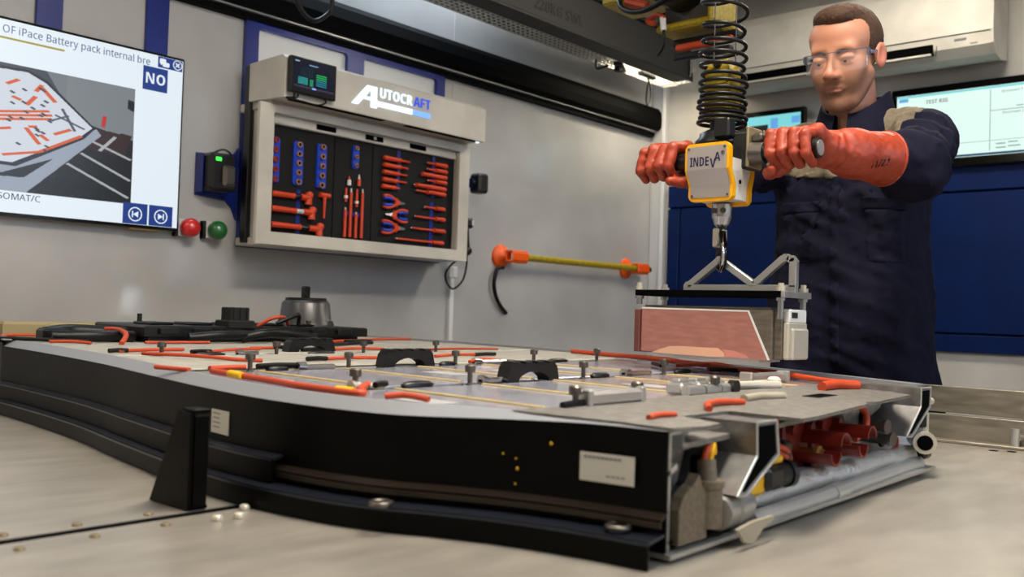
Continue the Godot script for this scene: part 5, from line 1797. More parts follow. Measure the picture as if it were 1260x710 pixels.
# ---------------------------------------------------------------- overhead
func build_overhead() -> void:
	var t := thing("crane_rail", "dark overhead crane rail lettered 220KG SWL along the left wall", "crane rail", W(1.9, 1.21, 2.55))
	var s := mb()
	box(s, Vector3(0, 0.008, 0), Vector3(4.52, 0.016, 0.10), 0.003)
	box(s, Vector3(0, 0.105, 0), Vector3(4.52, 0.18, 0.075), 0.004)
	box(s, Vector3(0, 0.20, 0), Vector3(4.52, 0.02, 0.11), 0.003)
	part(s, "beam", M.beam_rail, t)
	s = mb()
	for x in [-2.0, 0.0, 1.2, 2.1]:
		box(s, Vector3(x, 0.375, 0), Vector3(0.06, 0.33, 0.06), 0.003)
	part(s, "hanger", M.beam_black, t)
	s = mb()
	box(s, Vector3(2.262, 0.10, 0), Vector3(0.012, 0.19, 0.10), 0.003)
	part(s, "end_plate", M.black_plastic, t)
	words(t, "lettering", "220KG SWL", 0.046, Vector3(2.93 - 1.9, 0.072, 0.038), M.ink, true, false, 0.001)
	# perforated light tray beside it
	t = thing("light_tray", "long perforated metal light tray hanging below the wall's black rail", "light tray", W(3.2, 1.255, 2.708))
	s = mb()
	for k in 8:
		box(s, Vector3(0, 0.001, -0.094 + 0.0268 * k), Vector3(2.32, 0.002, 0.012))
	for k in 73:
		box(s, Vector3(-1.152 + 0.032 * k, 0.001, 0), Vector3(0.010, 0.002, 0.200))
	part(s, "perforated_sheet", M.tray_metal, t)
	s = mb()
	for z in [-0.100, 0.100]:
		box(s, Vector3(0, 0.022, z), Vector3(2.32, 0.044, 0.003))
	box(s, Vector3(0, 0.0445, 0), Vector3(2.32, 0.003, 0.200))
	part(s, "tray_lid", M.tray_dark, t)
	s = mb()
	box(s, Vector3(-1.159, 0.022, 0), Vector3(0.003, 0.044, 0.200))
	part(s, "tray_side", M.tray_metal, t)
	for x in [-0.8, 0.2, 1.0]:
		s = mb()
		box(s, Vector3(x, 0.22, 0.0), Vector3(0.02, 0.36, 0.02), 0.002)
		box(s, Vector3(x, 0.40, 0.0), Vector3(0.02, 0.02, 0.22), 0.002)
		part(s, "hanger", M.black_matte, t)
	s = mb()
	box(s, Vector3(0.88, 0.036, 0.0), Vector3(0.50, 0.006, 0.16), 0.002)
	part(s, "lamp_strip", M.led_strip, t)
	var l := AreaLight3D.new()
	l.name = "tray_lamp"
	l.area_size = Vector2(0.50, 0.16)
	l.area_normalize_energy = true
	l.light_energy = 0.9
	l.light_color = Color(1.0, 0.95, 0.84)
	l.shadow_enabled = true
	l.area_range = 10.0
	l.area_attenuation = 2.0
	l.position = Vector3(0.88, 0.032, 0.0)
	l.rotation.x = -PI / 2
	t.add_child(l)
	s = mb()
	box(s, Vector3(1.140, -0.005, -0.03), Vector3(0.026, 0.008, 0.09), 0.003)
	part(s, "end_lamp", M.led_strip, t)
	l = AreaLight3D.new()
	l.name = "end_lamp_light"
	l.area_size = Vector2(0.026, 0.09)
	l.area_normalize_energy = true
	l.light_energy = 0.16
	l.light_color = Color(1.0, 0.95, 0.84)
	l.shadow_enabled = true
	l.area_range = 10.0
	l.area_attenuation = 2.0
	l.position = Vector3(1.140, -0.011, -0.03)
	l.rotation.x = -PI / 2
	t.add_child(l)
	# clips under the tray
	t = thing("cable_clip", "black clip with a hook under the light tray", "clip", W(3.80, 1.243, 2.72))
	s = mb()
	box(s, Vector3(0.02, -0.010, 0.02), Vector3(0.16, 0.018, 0.05), 0.004, Basis(Vector3.UP, 0.5))
	box(s, Vector3(-0.01, -0.028, 0.03), Vector3(0.035, 0.03, 0.03), 0.004)
	rod(s, curve([Vector3(-0.04, -0.012, -0.01), Vector3(-0.08, -0.03, -0.03), Vector3(-0.095, -0.03, -0.04), Vector3(-0.10, 0.01, -0.04)], 5), 0.007, 8)
	part(s, "body", M.black_plastic, t)
	t = thing("cable_loop", "thin black cable loop hanging from the lit end of the tray", "cable", W(4.06, 1.244, 2.70))
	s = mb()
	box(s, Vector3(-0.03, -0.012, 0.02), Vector3(0.13, 0.020, 0.03), 0.004)
	part(s, "socket", M.black_plastic, t)
	s = mb()
	rod(s, curve([Vector3(-0.01, -0.02, 0.02), Vector3(-0.025, -0.08, 0.02), Vector3(0.0, -0.135, 0.0), Vector3(0.05, -0.145, -0.02), Vector3(0.085, -0.09, -0.03), Vector3(0.075, -0.03, -0.03), Vector3(0.05, 0.0, -0.03)], 6), 0.004, 7)
	part(s, "loop", M.cable_black, t)
	t = thing("hanging_cable", "black cable loop hanging in front of the blue back board's top edge", "cable", W(1.83, 0.92, 2.55))
	s = mb()
	rod(s, curve([Vector3(-0.07, 0.29, 0.02), Vector3(-0.075, 0.13, 0.02), Vector3(-0.060, 0.075, 0.02), Vector3(-0.02, 0.025, 0.02), Vector3(0.02, 0.012, 0.02), Vector3(0.065, 0.04, 0.02), Vector3(0.09, 0.09, 0.02), Vector3(0.10, 0.29, 0.02)], 6), 0.0075, 8)
	part(s, "loop", M.cable_black, t)
	s = mb()
	box(s, Vector3(-0.072, 0.115, 0.02), Vector3(0.03, 0.05, 0.03), 0.005)
	part(s, "plug", M.black_plastic, t)
	# trolley with motor, high up behind the coil
	t = thing("hoist_trolley", "yellow and grey hoist trolley with a black motor, high above the lifter", "hoist", W(2.85, 0.990, 1.78), -PI / 2)
	s = mb()
	box(s, Vector3(-0.11, 0.20, 0.02), Vector3(0.26, 0.15, 0.20), 0.008)
	part(s, "gear_case", M.yellow_dull, t)
	s = mb()
	box(s, Vector3(0.080, 0.19, -0.02), Vector3(0.20, 0.36, 0.14), 0.010)
	part(s, "housing", M.trolley_grey, t)
	s = mb()
	box(s, Vector3(0.080, 0.012, 0.0), Vector3(0.22, 0.026, 0.17), 0.008)
	box(s, Vector3(0.182, 0.19, 0.0), Vector3(0.022, 0.37, 0.17), 0.008)
	part(s, "bumper", M.yellow_dull, t)
	s = mb()
	lathe(s, [Vector2(0.100, -0.05), Vector2(0.100, 0.07), Vector2(0.094, 0.095), Vector2(0.07, 0.110), Vector2(0, 0.114)], Transform3D(Basis(Vector3(1, 0, 0), Vector3(0, 0, 1), Vector3(0, -1, 0)), Vector3(0.065, 0.165, 0.06)), 32)
	part(s, "motor", M.black_plastic, t)
	s = mb()
	rod(s, curve([Vector3(0.15, 0.22, 0.16), Vector3(0.11, 0.11, 0.17), Vector3(0.03, 0.065, 0.17), Vector3(-0.06, 0.06, 0.16), Vector3(-0.14, 0.10, 0.14), Vector3(-0.17, 0.18, 0.10)], 6), 0.010, 8)
	part(s, "supply_cable", M.cable_black, t)
	s = mb()
	box(s, Vector3(-0.085, 0.102, 0.12), Vector3(0.115, 0.034, 0.03), 0.012, Basis(Vector3(0, 0, 1), -0.36))
	part(s, "pull_tab", M.cable_orange, t)
	s = mb()
	rod(s, curve([Vector3(-0.01, 0.02, 0.12), Vector3(-0.04, 0.035, 0.12), Vector3(0.0, 0.05, 0.12), Vector3(0.03, 0.03, 0.12)], 5), 0.009, 8)
	part(s, "wire_end", M.cable_orange, t)
	s = mb()
	rod(s, [Vector3(0.022, 0.035, 0.12), Vector3(0.028, -0.01, 0.12)], 0.011, 8)
	part(s, "clip", M.white_plastic, t)
	s = mb()
	rod(s, curve([Vector3(0.028, -0.01, 0.12), Vector3(0.03, -0.06, 0.12), Vector3(0.0, -0.09, 0.11)], 5), 0.0055, 8)
	part(s, "tail", M.cable_black, t)
	s = mb()
	box(s, Vector3(0.14, -0.055, 0.04), Vector3(0.22, 0.024, 0.024), 0.006)
	part(s, "orange_bar", M.cable_orange, t)
	s = mb()
	box(s, Vector3(0.13, -0.030, 0.0), Vector3(0.25, 0.026, 0.05), 0.004)
	box(s, Vector3(0.13, -0.085, 0.03), Vector3(0.22, 0.022, 0.03), 0.004)
	part(s, "rail_clamp", M.black_plastic, t)
	s = mb()
	box(s, Vector3(-0.05, 0.40, 0.0), Vector3(0.10, 0.10, 0.10), 0.005)
	part(s, "hanger", M.black_matte, t)
	for q in [[2.85, 0.80, 3.2, "second cross beam, carrying the yellow hoist trolley"], [1.75, 0.85, 3.3, "first cross beam, carrying the coiled hose and lifting wires"]]:
		t = thing("cross_beam", q[3], "beam", W(q[0], 1.43, q[1]))
		s = mb()
		box(s, Vector3(0, 0.015, 0), Vector3(0.10, 0.03, q[2]), 0.003)
		box(s, Vector3(0, 0.10, 0), Vector3(0.05, 0.16, q[2]), 0.003)
		box(s, Vector3(0, 0.19, 0), Vector3(0.10, 0.02, q[2]), 0.003)
		part(s, "beam", M.beam_rail, t)
		s = mb()
		for z in [-q[2] * 0.45, q[2] * 0.4]:
			box(s, Vector3(0, 0.26, z), Vector3(0.06, 0.13, 0.06), 0.003)
		part(s, "hanger", M.beam_black, t)

# ---------------------------------------------------------------- lifting gear
func loft(s: SurfaceTool, rows: Array, x0 := 0.0) -> void:
	# rows of [y, half width, z front, z back], from below upwards
	flat(s)
	var ring := func(r: Array) -> Array: return [Vector3(x0 - r[1], r[0], r[2]), Vector3(x0 + r[1], r[0], r[2]), Vector3(x0 + r[1], r[0], r[3]), Vector3(x0 - r[1], r[0], r[3])]
	for i in rows.size() - 1:
		var a: Array = ring.call(rows[i])
		var b: Array = ring.call(rows[i + 1])
		var c := Vector3(x0, (rows[i][0] + rows[i + 1][0]) / 2, (rows[i][2] + rows[i][3] + rows[i + 1][2] + rows[i + 1][3]) / 4)
		for k in 4:
			var j := (k + 1) % 4
			fpoly(s, [a[k], a[j], b[j], b[k]], (a[k] + a[j] + b[j] + b[k]) / 4 - c)
	fpoly(s, ring.call(rows[0]), Vector3.DOWN)
	fpoly(s, ring.call(rows[rows.size() - 1]), Vector3.UP)

func bend(y: float) -> float:
	return 0.0 if y > 0.062 else (-0.016 if y < 0.032 else -0.016 * (0.062 - y) / 0.03)

func build_lifter() -> void:
	# coiled hose and lifting wires
	var cx := W(1.75, 0, 0.975)
	var t := thing("coiled_hose", "black coiled air hose stretched above the yellow lifting handle", "hose", cx + Vector3(0, 0.395, 0))
	var s := mb()
	var pts := []
	var y := 0.007
	var a := 0.0
	while y < 1.02:
		var pitch := minf(0.0100 + 0.62 * y * y, 0.058)
		var r := 0.047 + 0.003 * sin(a * 0.31) - 0.002 * clampf(y * 5.0, 0.0, 1.0)
		pts.append(Vector3(cos(a) * r + 0.002 * sin(a * 0.17), y, sin(a) * r))
		a += TAU / 22
		y += pitch / 22
	rod(s, pts, 0.0043, 7)
	part(s, "coil", M.cable_black, t)
	for k in 2:
		t = thing("lifting_wire", ["left thin lifting wire inside the coiled hose", "right thin lifting wire inside the coiled hose"][k], "wire", cx + Vector3(0, 0.530, -0.022 + 0.050 * k))
		s = mb()
		cyl(s, Vector3.ZERO, Vector3(0, 0.90, 0), 0.0014, -1, 8)
		part(s, "wire", M.steel_dark, t)
	t = thing("balancer_housing", "yellow housing with chamfered top inside the coiled hose", "housing", cx + Vector3(0, 0.415, 0), -PI / 2)
	s = mb()
	loft(s, [[0.0, 0.024, 0.022, -0.022], [0.010, 0.0285, 0.024, -0.024], [0.098, 0.0285, 0.024, -0.024], [0.118, 0.020, 0.020, -0.020], [0.122, 0.018, 0.018, -0.018]])
	box(s, Vector3(0.006, 0.07, 0.031), Vector3(0.044, 0.006, 0.004), 0.001)
	box(s, Vector3(0.006, 0.045, 0.031), Vector3(0.044, 0.006, 0.004), 0.001)
	part(s, "shell", M.yellow_dull, t)
	s = mb()
	cyl(s, Vector3(0.0, 0.111, 0.020), Vector3(0.0, 0.111, 0.028), 0.0085, -1, 16)
	cyl(s, Vector3(0.0, 0.111, 0.026), Vector3(0.0, 0.111, 0.030), 0.005, -1, 6)
	part(s, "bolt", M.black_plastic, t)
	s = mb()
	cyl(s, Vector3(0, -0.03, 0), Vector3(0, 0.0, 0), 0.024, -1, 16)
	part(s, "stem", M.black_plastic, t)
	# two-handed control handle
	t = thing("hoist_controller", "yellow and silver two-handed lifting handle lettered INDEVA, held by the man", "lifting handle", W(1.71, 0.235, 0.955), -PI / 2)
	s = mb()
	var ws := [[0.0, 0.040], [0.003, 0.045], [0.009, 0.0495], [0.032, 0.0495], [0.062, 0.0495], [0.106, 0.0495], [0.112, 0.045], [0.115, 0.040]]
	var rows := []
	for q in ws:
		rows.append([q[0], q[1], 0.052 + bend(q[0]), 0.038 + bend(q[0])])
	loft(s, rows)
	part(s, "front_bezel", M.yellow, t)
	s = mb()
	rows = []
	for q in ws:
		rows.append([q[0] - 0.004, q[1], -0.043 + bend(q[0]) * -0.6, -0.055 + bend(q[0]) * -0.6])
	loft(s, rows)
	part(s, "rear_bezel", M.yellow, t)
	s = mb()
	loft(s, [[0.0075, 0.0440, 0.054 - 0.016, 0.03], [0.032, 0.0440, 0.054 - 0.016, 0.03], [0.062, 0.0440, 0.054, 0.03], [0.1085, 0.0440, 0.054, 0.03]])
	var face := part(s, "name_plate", M.plate_silver, t)
	s = mb()
	loft(s, [[0.004, 0.044, 0.024, -0.036], [0.032, 0.044, 0.024, -0.036], [0.062, 0.046, 0.040, -0.044], [0.086, 0.046, 0.040, -0.044]])
	part(s, "body", M.white_plastic, t)
	s = mb()
	loft(s, [[0.086, 0.046, 0.040, -0.050], [0.112, 0.044, 0.040, -0.050]])
	box(s, Vector3(0.045, 0.105, -0.030), Vector3(0.050, 0.075, 0.050), 0.004)
	part(s, "cover", M.black_matte, t)
	s = mb()
	cyl(s, Vector3(0.0465, 0.040, 0.0), Vector3(0.0475, 0.040, 0.0), 0.0045, -1, 14)
	part(s, "key_hole", M.black_gap, t)
	for x in [-0.040, 0.040]:
		for yy in [0.0115, 0.1045]:
			s = mb()
			cyl(s, Vector3(x, yy, 0.053 + bend(yy)), Vector3(x, yy, 0.0555 + bend(yy)), 0.0026, -1, 10)
			part(s, "screw", M.steel_dark, t)
	var zt := 0.0544
	words(face, "lettering", "INDE", 0.0180, Vector3(-0.0375, 0.0775, zt), M.ink_blue, true, false, 0.0005, 0.72)
	words(face, "lettering", "V", 0.0180, Vector3(0.0085, 0.0730, zt), M.ink_blue, true, false, 0.0005, 0.85)
	words(face, "lettering", "A", 0.0170, Vector3(0.0180, 0.0850, zt), M.ink_blue, true, false, 0.0005, 0.85)
	words(face, "lettering", "®", 0.0085, Vector3(0.0315, 0.0920, zt), M.ink_blue, false, false, 0.0005)
	# ring of black coils on top
	s = mb()
	lathe(s, [Vector2(0, 0.112), Vector2(0.046, 0.112), Vector2(0.055, 0.120), Vector2(0.053, 0.132), Vector2(0.045, 0.140), Vector2(0.044, 0.148), Vector2(0.030, 0.155), Vector2(0, 0.155)], Transform3D(Basis(), Vector3(-0.018, 0, -0.035)), 28)
	box(s, Vector3(0.012, 0.150, 0.005), Vector3(0.035, 0.04, 0.03), 0.004)
	part(s, "top_swivel", M.black_plastic, t)
	# grips left and right; the right one behind a mounting plate
	s = mb()
	box(s, Vector3(0.0755, 0.105, 0.0), Vector3(0.006, 0.080, 0.060), 0.002)
	part(s, "mount_plate", M.brass_pale, t)
	s = mb()
	cyl(s, Vector3(0.078, 0.092, 0.01), Vector3(0.105, 0.092, 0.01), 0.024, 0.021, 18)
	box(s, Vector3(0.090, 0.122, 0.008), Vector3(0.022, 0.018, 0.026), 0.004)
	part(s, "grip_collar", M.steel_dark, t)
	s = mb()
	cyl(s, Vector3(0.10, 0.092, 0.01), Vector3(0.208, 0.092, 0.01), 0.0165, -1, 18)
	part(s, "grip", M.black_plastic, t)
	s = mb()
	cyl(s, Vector3(0.206, 0.092, 0.01), Vector3(0.216, 0.092, 0.01), 0.0195, -1, 22)
	part(s, "grip_end", M.black_plastic, t)
	s = mb()
	cyl(s, Vector3(0.216, 0.092, 0.01), Vector3(0.2175, 0.092, 0.01), 0.015, -1, 22)
	part(s, "end_disc", M.alu, t)
	s = mb()
	cyl(s, Vector3(-0.045, 0.087, 0.01), Vector3(-0.085, 0.087, 0.01), 0.020, 0.019, 18)
	part(s, "grip_collar", M.black_plastic, t)
	s = mb()
	cyl(s, Vector3(-0.083, 0.087, 0.01), Vector3(-0.176, 0.087, 0.01), 0.0165, -1, 18)
	part(s, "grip", M.black_plastic, t)
	# swivel and hook
	var hx := -0.008
	var hz := -0.03
	s = mb()
	lathe(s, [Vector2(0.022, 0.0), Vector2(0.021, -0.026), Vector2(0.015, -0.042), Vector2(0.011, -0.046), Vector2(0, -0.046)], Transform3D(Basis(), Vector3(hx, 0, hz)), 24, true)
	part(s, "swivel", M.steel, t)
	for q in [-0.006, 0.014]:
		s = mb()
		cyl(s, Vector3(hx + q, -0.014, hz + 0.020), Vector3(hx + q, -0.014, hz + 0.025), 0.0055, -1, 12)
		part(s, "swivel_bolt", M.steel_dark, t)
	s = mb()
	cyl(s, Vector3(hx, -0.044, hz), Vector3(hx, -0.056, hz), 0.009, -1, 14)
	part(s, "neck", M.black_plastic, t)
	s = mb()
	box(s, Vector3(hx - 0.008, -0.068, hz), Vector3(0.018, 0.040, 0.020), 0.003)
	box(s, Vector3(hx + 0.004, -0.064, hz), Vector3(0.010, 0.026, 0.016), 0.002)
	cyl(s, Vector3(hx - 0.006, -0.080, hz + 0.008), Vector3(hx - 0.006, -0.080, hz + 0.016), 0.0055, -1, 10)
	part(s, "hook_head", M.nickel, t)
	s = mb()
	var hk := Basis(Vector3.UP, -0.85)
	var hc := Vector3(hx, 0, hz)
	var hp := []
	for q in [[0.004, -0.058], [0.014, -0.076], [0.024, -0.098], [0.022, -0.120], [0.003, -0.133], [-0.017, -0.126], [-0.024, -0.108], [-0.018, -0.090]]:
		hp.append(hc + hk * Vector3(q[0], q[1], 0))
	rod(s, curve(hp, 5), 0.0078, 10, 0.8)
	part(s, "hook", M.black_gloss, t)
	s = mb()
	hp = []
	for q in [[0.022, -0.082], [0.032, -0.100], [0.029, -0.123], [0.010, -0.139]]:
		hp.append(hc + hk * Vector3(q[0], q[1], 0.003))
	rod(s, curve(hp, 5), 0.0032, 8)
	part(s, "hook_rim", M.chrome, t)
	# lifting frame that clamps the module
	var g := thing("module_lifter", "black and aluminium lifting frame with twin peaks, hanging on the hook", "lifting frame", W(1.74, -0.075, 0.967), -PI / 2)
	g.rotation.z = 0.0
	s = mb()
	box(s, Vector3(0.0, 0.1255, 0.0), Vector3(0.332, 0.0125, 0.118), 0.001)
	part(s, "top_plate", M.black_gap, g)
	s = mb()
	box(s, Vector3(0.1695, 0.1255, 0.0), Vector3(0.008, 0.0125, 0.120), 0.001)
	part(s, "plate_end", M.bar_alu, g)
	s = mb()
	var bars := [[-0.070, 0.142, 0.002, 0.196, 0.014], [0.002, 0.196, 0.080, 0.145, 0.014], [0.080, 0.145, 0.143, 0.198, 0.014], [0.163, 0.192, 0.163, 0.140, 0.015], [-0.080, 0.1385, 0.170, 0.1385, 0.0135]]
	for b in bars:
		var p := Vector3(b[0], b[1], 0)
		var q := Vector3(b[2], b[3], 0)
		var d := (q - p).normalized()
		box(s, (p + q) / 2, Vector3(p.distance_to(q), b[4], 0.014), 0.0012, Basis(d, Vector3(-d.y, d.x, 0), Vector3(0, 0, 1)))
	for q in [[-0.070, 0.144, 0.0075], [0.002, 0.196, 0.0075], [0.080, 0.147, 0.008], [0.147, 0.1985, 0.0078], [0.158, 0.1955, 0.0078], [0.163, 0.190, 0.0075]]:
		cyl(s, Vector3(q[0], q[1], -0.0069), Vector3(q[0], q[1], 0.0069), q[2], -1, 16)
	part(s, "peak_bracket", M.bar_alu, g)
	for x in [-0.160, 0.161]:
		for z in [-0.050, 0.050]:
			s = mb()
			cyl(s, Vector3(x, 0.132, z), Vector3(x, 0.140, z), 0.0095, -1, 6)
			cyl(s, Vector3(x, 0.140, z), Vector3(x, 0.147, z), 0.0055, -1, 12)
			part(s, "nut", M.nickel, g)
			s = mb()
			cyl(s, Vector3(x, 0.119, z), Vector3(x, 0.113, z), 0.0095, -1, 14)
			cyl(s, Vector3(x, 0.116, z), Vector3(x, 0.078 if x > 0 else 0.101, z), 0.0062, -1, 14)
			part(s, "rod", M.steel, g)
	# the module it carries
	var m := thing("battery_module", "battery module with copper-coloured film front, hanging below the lifting frame", "battery module", W(1.74, -0.075, 0.967), -PI / 2)
	s = mb()
	box(s, Vector3(-0.005, 0.048, 0.0), Vector3(0.300, 0.096, 0.100), 0.002)
	box(s, Vector3(-0.005, 0.098, 0.0), Vector3(0.290, 0.004, 0.09), 0.001)
	part(s, "steel_case", M.module_steel, m)
	s = mb()
	box(s, Vector3(-0.161, 0.045, 0.05), Vector3(0.014, 0.090, 0.014), 0.002)
	box(s, Vector3(-0.161, 0.045, -0.05), Vector3(0.014, 0.090, 0.014), 0.002)
	box(s, Vector3(-0.158, 0.045, 0.0), Vector3(0.008, 0.088, 0.09), 0.002)
	part(s, "end_cap", M.copper_dark, m)
	s = mb()
	prism(s, PackedVector2Array([Vector2(-0.152, 0.003), Vector2(0.138, -0.002), Vector2(0.094, 0.0925), Vector2(-0.152, 0.0945)]), Transform3D(Basis(), Vector3(0, 0, 0.0502)), 0.0012)
	part(s, "copper_film", M.copper_film, m)
	s = mb()
	prism(s, PackedVector2Array([Vector2(-0.152, 0.0915), Vector2(-0.152, 0.0950), Vector2(0.096, 0.0930), Vector2(0.142, -0.002), Vector2(0.1375, -0.002), Vector2(0.0935, 0.0900)]), Transform3D(Basis(), Vector3(0, 0, 0.0506)), 0.0014)
	part(s, "film_edge", M.white_plastic, m)
	s = mb()
	var pal := PackedVector2Array([Vector2(-0.126, 0.000), Vector2(-0.105, 0.008), Vector2(-0.082, 0.0150), Vector2(-0.060, 0.0165), Vector2(-0.01, 0.0160), Vector2(0.030, 0.0165), Vector2(0.044, 0.008), Vector2(0.046, 0.0), Vector2(0.02, -0.002)])
	prism(s, pal, Transform3D(Basis(), Vector3(0, 0, 0.0506)), 0.0012)
	part(s, "torn_film", M.film_pale, m)
	s = mb()
	var pal2 := PackedVector2Array([Vector2(0.047, 0.0), Vector2(0.046, 0.009), Vector2(0.038, 0.0145), Vector2(0.066, 0.0125), Vector2(0.092, 0.005), Vector2(0.10, -0.001)])
	prism(s, pal2, Transform3D(Basis(), Vector3(0, 0, 0.0506)), 0.0010)
	part(s, "torn_film", M.film_pink, m)
	s = mb()
	box(s, Vector3(-0.005, -0.004, 0.0), Vector3(0.245, 0.008, 0.09), 0.001)
	part(s, "base_sheet", M.alu_pale, m)
	s = mb()
	box(s, Vector3(0.1525, 0.047, 0.0), Vector3(0.018, 0.094, 0.084), 0.002)
	part(s, "end_plate", M.module_steel, m)
	s = mb()
	box(s, Vector3(0.1675, 0.036, -0.002), Vector3(0.012, 0.072, 0.084), 0.003)
	box(s, Vector3(0.1735, 0.030, -0.006), Vector3(0.010, 0.060, 0.070), 0.003)
	part(s, "nickel_block", M.nickel, m)
	s = mb()
	box(s, Vector3(0.1655, 0.084, -0.004), Vector3(0.014, 0.026, 0.076), 0.002)
	part(s, "terminal_cover", M.white_plastic, m)
	for k in 3:
		s = mb()
		box(s, Vector3(0.1728, 0.086, 0.022 - 0.009 * k), Vector3(0.001, 0.011, 0.0075), 0.0)
		part(s, "dark_mark", M.ink, m)

# ---------------------------------------------------------------- smooth bodies: bones joined by a smooth minimum, meshed by surface nets
# a bone is [kind, a, b, ra, rb, k]: kind 0 = tapered capsule, 1 = ellipsoid at a with radii b turned by basis ra; k < 0 carves
func bone_d(q: Array, p: Vector3) -> float:
	if q[0] == 0:
		var ba: Vector3 = q[2] - q[1]
		var t := clampf((p - q[1]).dot(ba) / ba.dot(ba), 0.0, 1.0)
		return (p - q[1] - ba * t).length() - lerpf(q[3], q[4], t)
	var l: Vector3 = p - q[1]
	if q[3] != null:
		l = (q[3] as Basis).transposed() * l
	var r: Vector3 = q[2]
	var k0 := (l / r).length()
	var k1 := (l / (r * r)).length()
	return k0 * (k0 - 1.0) / maxf(k1, 1e-6)

func field(bones: Array, p: Vector3) -> float:
	var d := 1e3
	for q in bones:
		var e := bone_d(q, p)
		var k: float = q[5]
		if k >= 0.0:
			var h := maxf(k - absf(d - e), 0.0) / maxf(k, 1e-5)
			d = minf(d, e) - h * h * k * 0.25
		else:
			e = -e
			var h := maxf(-k - absf(d - e), 0.0) / -k
			d = maxf(d, e) + h * h * -k * 0.25
	return d

func nets(s: SurfaceTool, bones: Array, lo: Vector3, hi: Vector3, cell: float, post: Variant = null, color: Variant = null, xf := Transform3D()) -> void:
	var n := Vector3i(((hi - lo) / cell).ceil()) + Vector3i.ONE
	n = (n + Vector3i(3, 3, 3)) / 4 * 4
	var st := Vector3i(1, n.x + 1, (n.x + 1) * (n.y + 1))
	var val := {}
	var blocks := []
	var diag := cell * 4.0 * 0.87
	var kmax := 0.0
	for q in bones:
		kmax = maxf(kmax, absf(q[5]))
	for bz in n.z / 4:
		for by in n.y / 4:
			for bx in n.x / 4:
				var c := lo + (Vector3(bx, by, bz) * 4.0 + Vector3(2, 2, 2)) * cell
				var ds := []
				var dm := 1e3
				for q in bones:
					var e := bone_d(q, c)
					ds.append(e)
					if q[5] >= 0.0:
						dm = minf(dm, e)
				if dm > diag + kmax * 0.5 + 0.012:
					continue
				var near := []
				for i in bones.size():
					if ds[i] < (maxf(dm, 0.0) + diag * 2.0 + kmax if bones[i][5] >= 0.0 else diag + absf(bones[i][5]) + 0.01) :
						near.append(bones[i])
				var d0 := field(near, c)
				if absf(d0) > diag * 1.4 + 0.014:
					continue
				blocks.append(Vector3i(bx, by, bz))
				for z in 5:
					for y in 5:
						for x in 5:
							var g := Vector3i(bx * 4 + x, by * 4 + y, bz * 4 + z)
							var id := g.x + g.y * st.y + g.z * st.z
							if not val.has(id):
								var p := lo + Vector3(g) * cell
								var d := field(near, p)
								if post != null:
									d = post.call(p, d)
								val[id] = d
	var corner := [0, st.x, st.y, st.x + st.y, st.z, st.z + st.x, st.z + st.y, st.z + st.x + st.y]
	var vert := {}
	for b in blocks:
		for z in 4:
			for y in 4:
				for x in 4:
					var g := Vector3i(b.x * 4 + x, b.y * 4 + y, b.z * 4 + z)
					var id := g.x + g.y * st.y + g.z * st.z
					var v := []
					var pos := 0
					for k in 8:
						var e: float = val[id + corner[k]]
						v.append(e)
						if e > 0.0:
							pos += 1
					if pos == 0 or pos == 8:
						continue
					var sum := Vector3.ZERO
					var cnt := 0
					for k in 8:
						for ax in 3:
							var k2 := k | (1 << ax)
							if k2 != k and (v[k] > 0.0) != (v[k2] > 0.0):
								var f: float = v[k] / (v[k] - v[k2])
								var q := Vector3(k & 1, (k >> 1) & 1, (k >> 2) & 1)
								q[ax] = f
								sum += q
								cnt += 1
					vert[id] = lo + (Vector3(g) + sum / cnt) * cell
	smooth(s)
	for id in vert:
		var v0: float = val[id]
		for ax in 3:
			var w0: float = val.get(id + st[ax], 1e3)
			if (v0 > 0.0) == (w0 > 0.0):
				continue
			var u := (ax + 1) % 3
			var w := (ax + 2) % 3
			var i1: int = id - st[u]
			var i2: int = id - st[u] - st[w]
			var i3: int = id - st[w]
			if not (vert.has(i1) and vert.has(i2) and vert.has(i3)):
				continue
			var q := [vert[id], vert[i1], vert[i2], vert[i3]]
			var out := Vector3.ZERO
			out[ax] = 1.0 if v0 < 0.0 else -1.0
			var order := [0, 1, 2, 0, 2, 3]
			var nn: Vector3 = (q[1] - q[0]).cross(q[2] - q[0]) + (q[2] - q[0]).cross(q[3] - q[0])
			if nn.dot(out) > 0.0:
				order = [0, 2, 1, 0, 3, 2]
			for k in order:
				if color != null:
					s.set_color(color.call(q[k]))
				s.add_vertex(xf * q[k])

func cap(a: Vector3, b: Vector3, ra: float, rb: float, k := 0.03) -> Array:
	return [0, a, b, ra, rb, k]

func egg(c: Vector3, r: Vector3, k := 0.02, turn: Variant = null) -> Array:
	return [1, c, r, turn, 0.0, k]

